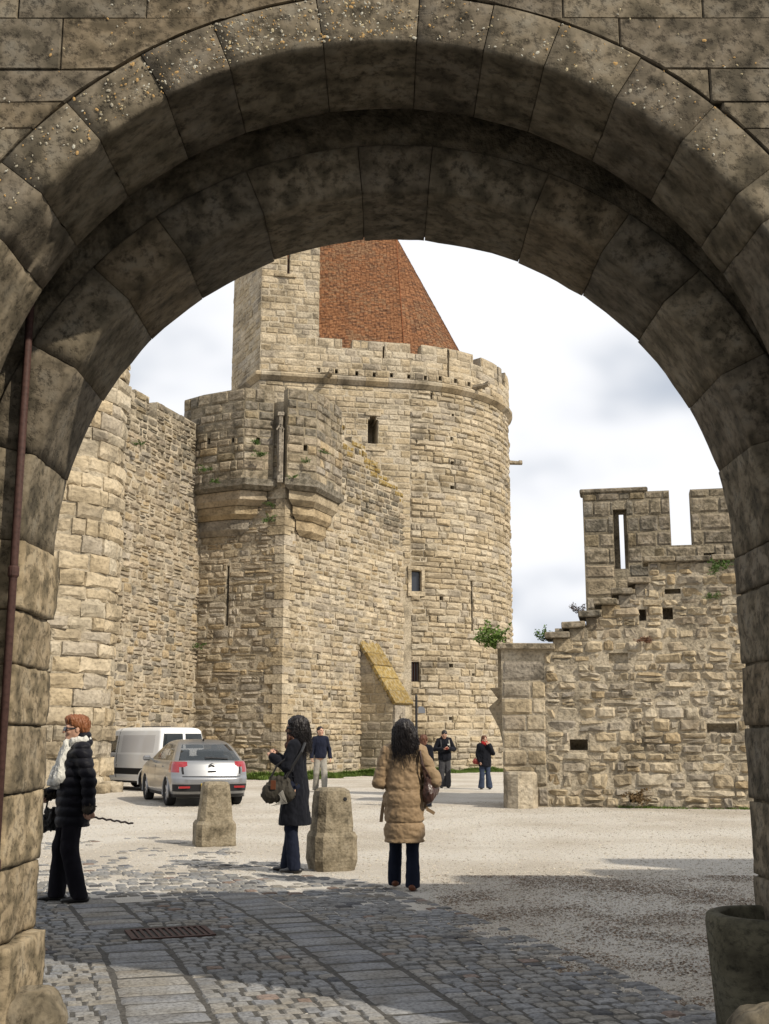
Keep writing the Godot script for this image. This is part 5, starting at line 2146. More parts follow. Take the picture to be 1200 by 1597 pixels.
# joins [verts, norms, idx] pieces, each with a transform, into one mesh
func weld(pieces: Array) -> ArrayMesh:
	var v := PackedVector3Array()
	var n := PackedVector3Array()
	var ix := PackedInt32Array()
	for p in pieces:
		var g: Array = p[0]
		var xf: Transform3D = p[1]
		var off := v.size()
		v.append_array(xf * (g[0] as PackedVector3Array))
		n.append_array(Transform3D(xf.basis.orthonormalized() if xf.basis.determinant() > 0 else xf.basis, Vector3.ZERO) * (g[1] as PackedVector3Array))
		var src: PackedInt32Array = g[2]
		var flip := xf.basis.determinant() < 0
		for i in range(0, src.size(), 3):
			ix.append(src[i] + off)
			ix.append(src[i + (2 if flip else 1)] + off)
			ix.append(src[i + (1 if flip else 2)] + off)
	var arr := []
	arr.resize(Mesh.ARRAY_MAX)
	arr[Mesh.ARRAY_VERTEX] = v
	arr[Mesh.ARRAY_NORMAL] = n
	arr[Mesh.ARRAY_INDEX] = ix
	var m := ArrayMesh.new()
	m.add_surface_from_arrays(Mesh.PRIMITIVE_TRIANGLES, arr)
	return m


var cached := {}
func head_net(cell: float) -> Array:
	var key := "head%f" % cell
	if not cached.has(key):
		cached[key] = nets([
			ell(Vector3(0, 0.035, -0.012), Vector3(0.075, 0.092, 0.096), 0.02),
			cap(Vector3(0, -0.01, 0.03), Vector3(0, -0.078, 0.052), 0.058, 0.032, Vector3.ONE, 0.03),
			cap(Vector3(-0.04, -0.045, 0.0), Vector3(0.0, -0.085, 0.05), 0.032, 0.026, Vector3.ONE, 0.03), cap(Vector3(0.04, -0.045, 0.0), Vector3(0.0, -0.085, 0.05), 0.032, 0.026, Vector3.ONE, 0.03),
			cap(Vector3(-0.035, 0.028, 0.076), Vector3(0.035, 0.028, 0.076), 0.013, 0.013, Vector3.ONE, 0.015),
			cap(Vector3(0, 0.015, 0.088), Vector3(0, -0.022, 0.107), 0.008, 0.0125, Vector3.ONE, 0.012),
			ell(Vector3(-0.032, 0.008, 0.092), Vector3(0.016, 0.011, 0.014), 0.012, true), ell(Vector3(0.032, 0.008, 0.092), Vector3(0.016, 0.011, 0.014), 0.012, true),
			cap(Vector3(-0.018, -0.05, 0.078), Vector3(0.018, -0.05, 0.078), 0.008, 0.008, Vector3.ONE, 0.008),
			ell(Vector3(-0.036, -0.02, 0.066), Vector3(0.022, 0.022, 0.02), 0.02), ell(Vector3(0.036, -0.02, 0.066), Vector3(0.022, 0.022, 0.02), 0.02),
			ell(Vector3(-0.078, 0.0, -0.012), Vector3(0.011, 0.03, 0.019), 0.01), ell(Vector3(0.078, 0.0, -0.012), Vector3(0.011, 0.03, 0.019), 0.01),
			cap(Vector3(0, -0.05, -0.02), Vector3(0, -0.17, -0.035), 0.05, 0.056, Vector3.ONE, 0.03)], cell)
	return cached[key]


# right hand: wrist at the origin, fingers along -y, palm facing +x, thumb towards +z
func hand_net(cell: float, curl: float) -> Array:
	var key := "hand%f_%f" % [cell, curl]
	if not cached.has(key):
		var pr := [cap(Vector3(0, 0.05, 0), Vector3(0, -0.02, 0), 0.026, 0.026, Vector3(0.8, 1, 1.05), 0.015),
			cap(Vector3(0, -0.02, -0.018), Vector3(0.002, -0.085, -0.026), 0.02, 0.017, Vector3(0.75, 1, 1), 0.015),
			cap(Vector3(0, -0.02, 0.01), Vector3(0.002, -0.088, 0.024), 0.022, 0.018, Vector3(0.75, 1, 1), 0.015)]
		for i in 4:
			var z: float = [0.030, 0.010, -0.011, -0.031][i]
			var l: float = [0.072, 0.08, 0.074, 0.058][i]
			var b := Vector3(0.002, -0.085 + absf(i - 1.2) * 0.005, z)
			var a1 := 0.25 + curl * 0.9
			var a2 := a1 + 0.35 + curl * 1.1
			var a3 := a2 + 0.2 + curl * 0.7
			var p1 := b + Vector3(sin(a1), -cos(a1), 0) * l * 0.45
			var p2 := p1 + Vector3(sin(a2), -cos(a2), 0) * l * 0.33
			var p3 := p2 + Vector3(sin(a3), -cos(a3), 0) * l * 0.24
			pr += [cap(b, p1, 0.0098, 0.009, Vector3.ONE, 0.004), cap(p1, p2, 0.009, 0.0083, Vector3.ONE, 0.004), cap(p2, p3, 0.0083, 0.0072, Vector3.ONE, 0.004)]
		var t0 := Vector3(0.006, -0.025, 0.026)
		var t1 := t0 + Vector3(0.018, -0.03, 0.024)
		var t2 := t1 + Vector3(0.012 + 0.01 * curl, -0.03, 0.004 - 0.01 * curl)
		pr += [cap(t0, t1, 0.014, 0.0115, Vector3.ONE, 0.008), cap(t1, t2, 0.0112, 0.0085, Vector3.ONE, 0.005)]
		cached[key] = nets(pr, cell)
	return cached[key]


# transform that sets a hand at the wrist, fingers pointing along dir, palm towards pal
func hand_at(w: Vector3, dir: Vector3, pal: Vector3, left: bool) -> Transform3D:
	var y := -dir.normalized()
	var x := (pal - y * pal.dot(y)).normalized()
	var z := x.cross(y)
	return Transform3D(Basis(x, y, -z if left else z), w)


# standing figure facing +z; left side is +x
func stance(h: float) -> Dictionary:
	var k := h / 1.70
	var J := {"hipL": Vector3(0.085, 0.90, 0), "hipR": Vector3(-0.085, 0.90, 0), "kneeL": Vector3(0.095, 0.49, 0.02), "kneeR": Vector3(-0.095, 0.49, 0.02), "footL": Vector3(0.10, 0.085, -0.02), "footR": Vector3(-0.10, 0.085, -0.02),
		"toeL": Vector3(0.04, 0, 1), "toeR": Vector3(-0.04, 0, 1),
		"waist": Vector3(0, 1.07, 0), "chest": Vector3(0, 1.27, 0.01), "shL": Vector3(0.165, 1.385, -0.01), "shR": Vector3(-0.165, 1.385, -0.01), "elL": Vector3(0.22, 1.10, -0.03), "elR": Vector3(-0.22, 1.10, -0.03),
		"wrL": Vector3(0.23, 0.86, 0.03), "wrR": Vector3(-0.23, 0.86, 0.03), "neck": Vector3(0, 1.45, -0.02), "head": Vector3(0, 1.585, 0.01)}
	for q in J:
		if not q.begins_with("toe"): J[q] *= k
	J.k = k
	return J


func cloth(key: String, col: Color, rough := 0.9, rim := 0.3) -> StandardMaterial3D:
	return mat(key, col, rough, {"tex": "cloth", "scale": 6.0, "rim": rim, "spec": 0.2})


# skin: head, neck, trunk, arms with hands and legs as one mesh
func add_body(o: Node3D, J: Dictionary, fine: float, headturn: Basis, hands: Array) -> void:
	var trunk := nets([cap(J.hipL, J.hipR, 0.11, 0.11), cap((J.hipL + J.hipR) / 2, J.chest, 0.11, 0.12, Vector3(1.1, 1, 0.8)), cap(J.shL, J.shR, 0.05, 0.05), cap(J.chest, J.neck, 0.1, 0.05), cap(J.neck, J.head, 0.05, 0.05),
		cap(J.shL, J.elL, 0.045, 0.037), cap(J.elL, J.wrL, 0.036, 0.024), cap(J.shR, J.elR, 0.045, 0.037), cap(J.elR, J.wrR, 0.036, 0.024),
		cap(J.hipL, J.kneeL, 0.075, 0.055), cap(J.kneeL, J.footL, 0.05, 0.038), cap(J.hipR, J.kneeR, 0.075, 0.055), cap(J.kneeR, J.footR, 0.05, 0.038)], 0.024)
	var pieces := [[trunk, Transform3D.IDENTITY], [head_net(fine), Transform3D(headturn * J.k, J.head)]]
	for h in hands:
		pieces.append([hand_net(maxf(fine * 0.8, 0.004), h[3]), hand_at(h[0], h[1], h[2], h[4]) * Transform3D(Basis.from_scale(Vector3.ONE * 0.96), Vector3.ZERO)])
	part("body", weld(pieces), M.skin, o)


func one(o: Node3D, called: String, prims: Array, cell: float, m: Material, low := -99.0, shape = null) -> MeshInstance3D:
	return part(called, weld([[nets(prims, cell, low, shape), Transform3D.IDENTITY]]), m, o)


func coat_prims(J: Dictionary, hem: float, rh: float, fat: float, sleeves := true) -> Array:
	var mid: Vector3 = (J.hipL + J.hipR) / 2
	var flat := Vector3(1.06, 1, 0.8)
	var pr := [cap(Vector3(mid.x, hem, mid.z), mid + Vector3(0, 0.05, 0), rh, 0.155 + fat, Vector3(1, 1, 0.84), 0.04), cap(mid, J.waist, 0.155 + fat, 0.135 + fat, flat, 0.05), cap(J.waist, J.chest, 0.135 + fat, 0.145 + fat, flat, 0.05),
		cap(J.shL * Vector3(0.85, 1, 1), J.shR * Vector3(0.85, 1, 1), 0.068 + fat * 0.5, 0.068 + fat * 0.5, Vector3.ONE, 0.05), cap(J.chest, J.neck, 0.13 + fat * 0.5, 0.062, Vector3(1.1, 1, 0.85), 0.05)]
	if sleeves:
		for s in ["L", "R"]:
			pr += [cap(J["sh" + s], J["el" + s], 0.062 + fat * 0.6, 0.053 + fat * 0.6, Vector3.ONE, 0.035), cap(J["el" + s], J["wr" + s], 0.053 + fat * 0.6, 0.043 + fat * 0.5, Vector3.ONE, 0.02)]
	return pr


func trouser_prims(J: Dictionary, thigh: float, calf: float, hem: float) -> Array:
	var pr := [cap(J.hipL + Vector3(0, 0.03, 0), J.hipR + Vector3(0, 0.03, 0), 0.115, 0.115, Vector3(1, 1, 0.95), 0.04)]
	for s in ["L", "R"]:
		var f: Vector3 = J["foot" + s]
		pr += [cap(J["hip" + s], J["knee" + s], thigh, calf, Vector3.ONE, 0.03), cap(J["knee" + s], f + Vector3(0, -0.03, 0.01), calf, hem, Vector3.ONE, 0.03)]
	return pr


func add_shoes(o: Node3D, J: Dictionary, m: Material, cell: float) -> void:
	for s in ["L", "R"]:
		var f: Vector3 = J["foot" + s]
		var t: Vector3 = J["toe" + s].normalized()
		var g := f - Vector3(0, 0.048, 0)
		one(o, "shoe", [cap(g - t * 0.05, g + t * 0.06 - Vector3(0, 0.0, 0), 0.036, 0.04, Vector3(1, 0.85, 1), 0.02), cap(g + t * 0.05, g + t * 0.15 - Vector3(0, 0.008, 0), 0.042, 0.03, Vector3(1, 0.7, 1), 0.02), cap(f, g, 0.042, 0.036, Vector3.ONE, 0.02)], cell, m, f.y - 0.085)


# loose strands over a blob of hair
func strands(mb: MB, roots: Array, fall: float, n: int, wave: float, r: float, r2: RandomNumberGenerator, outw := 0.3, segs := 9, freq := 2.2) -> void:
	for i in n:
		var q: Array = roots[r2.randi() % roots.size()]
		var dir := Vector3(r2.randfn(), r2.randfn() * 0.8, r2.randfn()).normalized()
		var p: Vector3 = q[0] + dir * (q[1] as Vector3)
		var pts := []
		var rad := []
		var ph := r2.randf() * TAU
		var l := fall * r2.randf_range(0.5, 1.1)
		var out := Vector3(dir.x, 0, dir.z) * outw
		var side := dir.cross(UP).normalized()
		for s in segs:
			var u := float(s) / (segs - 1)
			var c := p + (out * u * (1.0 - u * 0.5) - UP * u * u * 0.9 - UP * u * 0.2) * l
			pts.append(c + (side * cos(ph + u * TAU * freq) + dir * sin(ph + u * TAU * freq)) * wave * (0.3 + u))
			rad.append(r * (1.0 - 0.6 * u))
		mb.tube(pts, rad, 4, WHITE, false)


func glasses(o: Node3D, xf: Transform3D) -> void:
	var mb := MB.new()
	for s in [-1.0, 1.0]:
		mb.box(Vector3(0.034 * s, 0.008, 0.098), Vector3(0.028, 0, 0).rotated(UP, 0.25 * s), Vector3(0, 0.019, -0.003), Vector3(0, 0, 0.004).rotated(UP, 0.25 * s), 0.003)
		mb.box(Vector3(0.073 * s, 0.014, 0.042), Vector3(0.0025, 0, 0), Vector3(0, 0.006, 0), Vector3(0, 0, 0.052))
	mb.box(Vector3(0, 0.014, 0.105), Vector3(0.01, 0, 0), Vector3(0, 0.004, 0), Vector3(0, 0, 0.003))
	var g := part("sunglasses", mb.mesh(), M.dark_gloss, o)
	g.transform = xf


func face_parts(o: Node3D, xf: Transform3D, eyes: bool) -> void:
	var mb := MB.new()
	mb.box(Vector3(0, -0.05, 0.0845), Vector3(0.02, 0, 0), Vector3(0, 0.004, 0), Vector3(0, 0, 0.004), 0.002)
	part("lips", mb.mesh(), M.lip, o).transform = xf
	if eyes:
		for s in [-1.0, 1.0]:
			mb = MB.new()
			mb.box(Vector3(0.032 * s, 0.009, 0.082), Vector3(0.012, 0, 0), Vector3(0, 0.005, 0), Vector3(0, 0, 0.005), 0.003)
			part("eye", mb.mesh(), M.dark_gloss, o).transform = xf
			mb = MB.new()
			mb.box(Vector3(0.033 * s, 0.03, 0.088), Vector3(0.018, 0, 0), Vector3(0, 0.004, 0), Vector3(0, 0, 0.004), 0.002)
			part("eyebrow", mb.mesh(), M.hair_black, o).transform = xf


func folds(amp: float, f: float) -> Variant:
	return func(p: Vector3) -> float: return -amp * (noise2.get_noise_3d(p.x * f, p.y * f * 0.35, p.z * f) + 0.5 * noise2.get_noise_3d(p.x * f * 2.5, p.y * f * 1.6, p.z * f * 2.5))


func people() -> void:
	mat("skin", Color(0.46, 0.27, 0.19), 0.55, {"spec": 0.4})
	mat("lip", Color(0.30, 0.10, 0.09), 0.5)
	mat("dark_gloss", Color(0.012, 0.012, 0.014), 0.1, {"spec": 0.5})
	mat("hair_black", Color(0.014, 0.011, 0.011), 0.5, {"spec": 0.4})
	mat("hair_red", Color(0.20, 0.075, 0.03), 0.5, {"spec": 0.4})
	mat("hair_brown", Color(0.10, 0.045, 0.028), 0.5)
	cloth("puffer_black", Color(0.012, 0.012, 0.017), 0.5)
	cloth("coat_black", Color(0.012, 0.013, 0.018), 0.9)
	cloth("trousers_black", Color(0.015, 0.014, 0.019), 0.9, 0.08)
	cloth("jeans", Color(0.016, 0.02, 0.036), 0.9, 0.08)
	cloth("jeans_mid", Color(0.045, 0.06, 0.10))
	cloth("scarf_white", Color(0.74, 0.73, 0.68))
	cloth("fur", Color(0.07, 0.06, 0.048))
	cloth("tan_coat", Color(0.32, 0.225, 0.135), 0.55, 0.15)
	cloth("navy", Color(0.016, 0.019, 0.035))
	cloth("beige_trousers", Color(0.35, 0.33, 0.29))
	cloth("grey_trousers", Color(0.06, 0.06, 0.065))
	cloth("red_scarf", Color(0.42, 0.03, 0.03))
	mat("leather_black", Color(0.015, 0.014, 0.014), 0.4, {"spec": 0.5})
	mat("leather_brown", Color(0.045, 0.02, 0.015), 0.38, {"spec": 0.5})
	mat("shoe_brown", Color(0.11, 0.04, 0.02), 0.5)
	mat("bag_olive", Color(0.05, 0.044, 0.034), 0.7, {"tex": "cloth", "scale": 5.0})
	woman_puffer()
	woman_black_coat()
	woman_tan_coat()
	far_people()


func woman_puffer() -> void:
	var o := thing("person", "person with short auburn hair in a black puffer jacket and white scarf, walking in profile", "person", ground(107, 1407), -PI / 2 + 0.3)
	var J := stance(1.69)
	J.footL = Vector3(0.1, 0.085, -0.10)
	J.kneeL = Vector3(0.10, 0.48, 0.02)
	J.footR = Vector3(-0.09, 0.085, 0.10)
	J.kneeR = Vector3(-0.09, 0.49, 0.09)
	J.chest = Vector3(0, 1.27, -0.02)
	J.shL = Vector3(0.17, 1.375, -0.05)
	J.elL = Vector3(0.235, 1.11, -0.12)
	J.wrL = Vector3(0.235, 0.86, -0.13)
	J.elR = Vector3(-0.23, 1.10, 0.0)
	J.wrR = Vector3(-0.17, 0.98, 0.22)
	J.neck = Vector3(0, 1.44, -0.03)
	J.head = Vector3(0, 1.575, 0.02)
	var ht := Basis(UP, 0.1)
	add_body(o, J, 0.005, ht, [[J.wrL, Vector3(0, -1, -0.25), Vector3(-1, 0, 0), 0.75, true], [J.wrR, Vector3(0.1, -0.6, 0.6), Vector3(1, 0, 0), 0.8, false]])
	var hx := Transform3D(ht, J.head)
	face_parts(o, hx, false)
	glasses(o, hx)
	one(o, "trousers", trouser_prims(J, 0.098, 0.08, 0.08), 0.014, M.trousers_black, 0.035, folds(0.012, 3.0))
	add_shoes(o, J, M.leather_black, 0.01)
	# quilted jacket: bands between stitched lines
	var quilt := func(p: Vector3) -> float: return -0.02 * (pow(absf(sin(PI * (p.y + 0.012 * sin(p.x * 9.0 + p.z * 7.0)) / 0.088)), 0.55) - 0.55) - 0.006 * noise2.get_noise_3d(p.x * 4, p.y * 5, p.z * 4)
	var cp := coat_prims(J, 0.70, 0.185, 0.022)
	cp.append(cap(J.neck + Vector3(0, 0.02, -0.03), J.neck + Vector3(0, 0.05, -0.03), 0.085, 0.08, Vector3.ONE, 0.03))
	one(o, "puffer_jacket", cp, 0.0125, M.puffer_black, 0.68, quilt)
	one(o, "cuff", [cap(J.wrL + Vector3(0, 0.03, 0), J.wrL, 0.056, 0.058)], 0.01, M.fur, -99, folds(0.03, 14.0))
	one(o, "cuff", [cap(J.wrR - Vector3(0, 0, 0.02), J.wrR + Vector3(0, -0.02, 0.03), 0.058, 0.06)], 0.01, M.fur, -99, folds(0.03, 14.0))
	# scarf: loops round the neck and two broad ends down the front
	var ring := []
	for i in 10:
		var a := TAU * i / 10
		var b := TAU * (i + 1) / 10
		ring.append(cap(J.neck + Vector3(cos(a) * 0.078, 0.035 - sin(a) * 0.012, sin(a) * 0.088 + 0.01), J.neck + Vector3(cos(b) * 0.078, 0.035 - sin(b) * 0.012, sin(b) * 0.088 + 0.01), 0.03, 0.03, Vector3(1, 1.15, 1), 0.012))
	one(o, "scarf", ring + [cap(Vector3(0.03, 1.43, 0.10), Vector3(0.075, 1.11, 0.165), 0.04, 0.062, Vector3(1.15, 1, 0.6), 0.02), cap(Vector3(-0.02, 1.43, 0.10), Vector3(-0.03, 1.08, 0.21), 0.04, 0.07, Vector3(1.1, 1, 0.6), 0.02), cap(Vector3(0.06, 1.40, 0.05), Vector3(0.10, 1.14, 0.11), 0.035, 0.05, Vector3(0.6, 1, 1), 0.02)],
		0.009, M.scarf_white, 1.055, folds(0.014, 7.0))
	var fr := MB.new()
	for i in 40:
		var x := -0.09 + 0.005 * i
		var p := Vector3(x, 1.062, 0.19 - absf(x) * 0.5 + rr(-0.02, 0.03))
		fr.tube([p, p + Vector3(rr(-0.008, 0.008), -0.035, rr(-0.006, 0.01))], [0.003, 0.0015], 4)
	part("scarf_fringe", fr.mesh(), M.scarf_white, o)
	# hair: full, short, swept back
	var hp := [ell(Vector3(0, 0.058, -0.028), Vector3(0.092, 0.088, 0.11), 0.03), ell(Vector3(0, 0.01, -0.072), Vector3(0.082, 0.085, 0.06), 0.03), ell(Vector3(0, 0.102, 0.04), Vector3(0.066, 0.04, 0.055), 0.03), ell(Vector3(0, -0.042, 0.055), Vector3(0.13, 0.088, 0.085), 0.015, true)]
	var hair := part("hair", weld([[nets(hp, 0.006, -99, folds(0.011, 9.0)), hx]]), M.hair_red, o)
	var r2 := RandomNumberGenerator.new()
	r2.seed = 4
	var mb := MB.new()
	strands(mb, [[Vector3(0, 0.07, -0.045), Vector3(0.09, 0.078, 0.098)]], 0.055, 260, 0.003, 0.0028, r2, 0.02, 5, 0.3)
	part("strands", mb.mesh(), M.hair_red, hair).transform = hx
	# what they carry
	var c: Vector3 = o.transform * J.wrL
	var st := thing("walking_stick", "thin dark twisted stick held behind by the person in the black puffer jacket", "stick", c + Vector3(0.01, -0.075, 0.0), 0.0)
	mb = MB.new()
	var pts := []
	for i in 24:
		var u := i / 23.0
		pts.append(Vector3(-0.04 + 0.42 * u, -0.075 * u + 0.006 * sin(u * 40.0), -0.03 - 0.1 * u + 0.006 * cos(u * 40.0)))
	mb.tube(pts, [0.009], 6)
	part("shaft", mb.smooth(), M.leather_brown, st)
	var bag := thing("handbag", "small dark bag hanging from the forearm of the person in the white scarf", "bag", o.transform * Vector3(-0.19, 0.70, 0.17), o.rotation.y)
	one(bag, "pouch", [cap(Vector3(0, 0.0, -0.05), Vector3(0, 0.0, 0.06), 0.075, 0.075, Vector3(0.6, 1.0, 1), 0.03), cap(Vector3(0, 0.1, -0.04), Vector3(0, 0.1, 0.05), 0.05, 0.05, Vector3(0.6, 1, 1), 0.03)], 0.012, M.leather_black, -99, folds(0.02, 6.0))
	mb = MB.new()
	mb.tube([Vector3(0, 0.13, -0.05), Vector3(0, 0.24, -0.03), Vector3(0, 0.28, 0.02), Vector3(0, 0.24, 0.06), Vector3(0, 0.13, 0.07)], [0.009], 6)
	part("handle", mb.mesh(), M.leather_black, bag)


func woman_black_coat() -> void:
	var o := thing("person", "person with big curly black hair in a long black coat and jeans beside the bollard", "person", ground(459, 1361), -PI / 2 - 0.15)
	var J := stance(1.72)
	J.footL = Vector3(0.09, 0.085, -0.03)
	J.footR = Vector3(-0.10, 0.085, 0.10)
	J.kneeR = Vector3(-0.10, 0.49, 0.06)
	J.elL = Vector3(0.235, 1.17, 0.04)
	J.wrL = Vector3(0.13, 1.28, 0.24)
	J.elR = Vector3(-0.235, 1.17, 0.05)
	J.wrR = Vector3(-0.10, 1.29, 0.25)
	var ht := Basis(UP, 0.15)
	add_body(o, J, 0.005, ht, [[J.wrL, Vector3(-0.4, 0.6, 0.5), Vector3(-1, 0, 0), 0.6, true], [J.wrR, Vector3(0.4, 0.6, 0.5), Vector3(1, 0, 0), 0.6, false]])
	var hx := Transform3D(ht, J.head)
	face_parts(o, hx, false)
	glasses(o, hx)
	one(o, "jeans", trouser_prims(J, 0.092, 0.07, 0.074), 0.014, M.jeans, 0.035, folds(0.012, 3.5))
	add_shoes(o, J, M.leather_black, 0.01)
	var cp := coat_prims(J, 0.50, 0.23, 0.014)
	cp.append(cap(J.neck + Vector3(0, 0.0, 0.03), J.neck + Vector3(0, 0.055, 0.05), 0.082, 0.078, Vector3.ONE, 0.03))
	one(o, "long_coat", cp, 0.0135, M.coat_black, 0.525, folds(0.02, 2.6))
	one(o, "scarf", [cap(J.neck + Vector3(-0.05, 0.03, 0.07), J.neck + Vector3(0.05, 0.03, 0.07), 0.05, 0.05, Vector3.ONE, 0.02), cap(J.neck + Vector3(0.06, 0.02, 0.03), J.neck + Vector3(0.03, -0.05, 0.11), 0.04, 0.045, Vector3.ONE, 0.02)], 0.01, M.hair_brown, -99, folds(0.02, 8.0))
	var btn := MB.new()
	btn.tube([Vector3(0.2, 0.98, -0.06), Vector3(0.212, 0.98, -0.06)], [0.014], 8)
	part("button", btn.mesh(), M.chrome, o)
	var hp := [ell(Vector3(0, 0.055, -0.035), Vector3(0.105, 0.10, 0.12), 0.03), ell(Vector3(0, -0.04, -0.085), Vector3(0.125, 0.12, 0.085), 0.03), ell(Vector3(0, -0.15, -0.09), Vector3(0.13, 0.10, 0.08), 0.03), ell(Vector3(0.085, -0.04, -0.03), Vector3(0.04, 0.12, 0.06), 0.02), ell(Vector3(-0.085, -0.04, -0.03), Vector3(0.04, 0.12, 0.06), 0.02), ell(Vector3(0, -0.03, 0.1), Vector3(0.07, 0.09, 0.06), 0.02, true)]
	var hair := part("hair", weld([[nets(hp, 0.008, -99, folds(0.016, 10.0)), hx]]), M.hair_black, o)
	var r2 := RandomNumberGenerator.new()
	r2.seed = 8
	var mb := MB.new()
	strands(mb, [[Vector3(0, 0.05, -0.04), Vector3(0.105, 0.10, 0.115)], [Vector3(0, -0.05, -0.085), Vector3(0.13, 0.13, 0.09)], [Vector3(0, -0.14, -0.09), Vector3(0.13, 0.09, 0.085)]], 0.12, 1300, 0.011, 0.0026, r2, 0.35, 12, 2.6)
	part("curls", mb.mesh(), M.hair_black, hair).transform = hx
	# shoulder bag on the near hip
	var bag := thing("shoulder_bag", "olive brown slouchy shoulder bag on the hip of the person in the long black coat", "bag", o.transform * Vector3(0.27, 0.86, 0.13), o.rotation.y)
	one(bag, "pouch", [cap(Vector3(0, 0.02, -0.09), Vector3(0, 0.02, 0.10), 0.10, 0.10, Vector3(0.55, 1.0, 1), 0.03), cap(Vector3(-0.02, 0.16, -0.06), Vector3(-0.02, 0.16, 0.07), 0.06, 0.06, Vector3(0.5, 1, 1), 0.04)], 0.012, M.bag_olive, -99, folds(0.014, 5.0))
	var ws := o.transform * Vector3(0.0, 0, 0)
	mb = MB.new()
	mb.tube([Vector3(-0.0, 0.2, -0.08), Vector3(0.005, 0.33, -0.16), Vector3(-0.03, 0.48, -0.25), Vector3(-0.12, 0.58, -0.27)], [0.017], 6)
	mb.tube([Vector3(-0.0, 0.2, 0.09), Vector3(-0.01, 0.33, 0.03), Vector3(-0.03, 0.44, -0.12)], [0.012], 6)
	part("strap", mb.mesh(), M.leather_black, bag)
	mb = MB.new()
	for i in 9: mb.tube([Vector3(0.06, 0.06, -0.06), Vector3(0.075, 0.02 - 0.012 * i, -0.02 - 0.012 * i), Vector3(0.07, -0.06 - 0.006 * i, -0.07 + 0.016 * i)], [0.004], 4)
	part("tassel", mb.mesh(), M.beige_trousers, bag)
	mb = MB.new()
	mb.box(Vector3(0.06, 0.12, 0.05), Vector3(0.004, 0, 0), Vector3(0, 0.05, 0), Vector3(0, 0, 0.03), 0.002)
	part("tag", mb.mesh(), M.shoe_brown, bag)


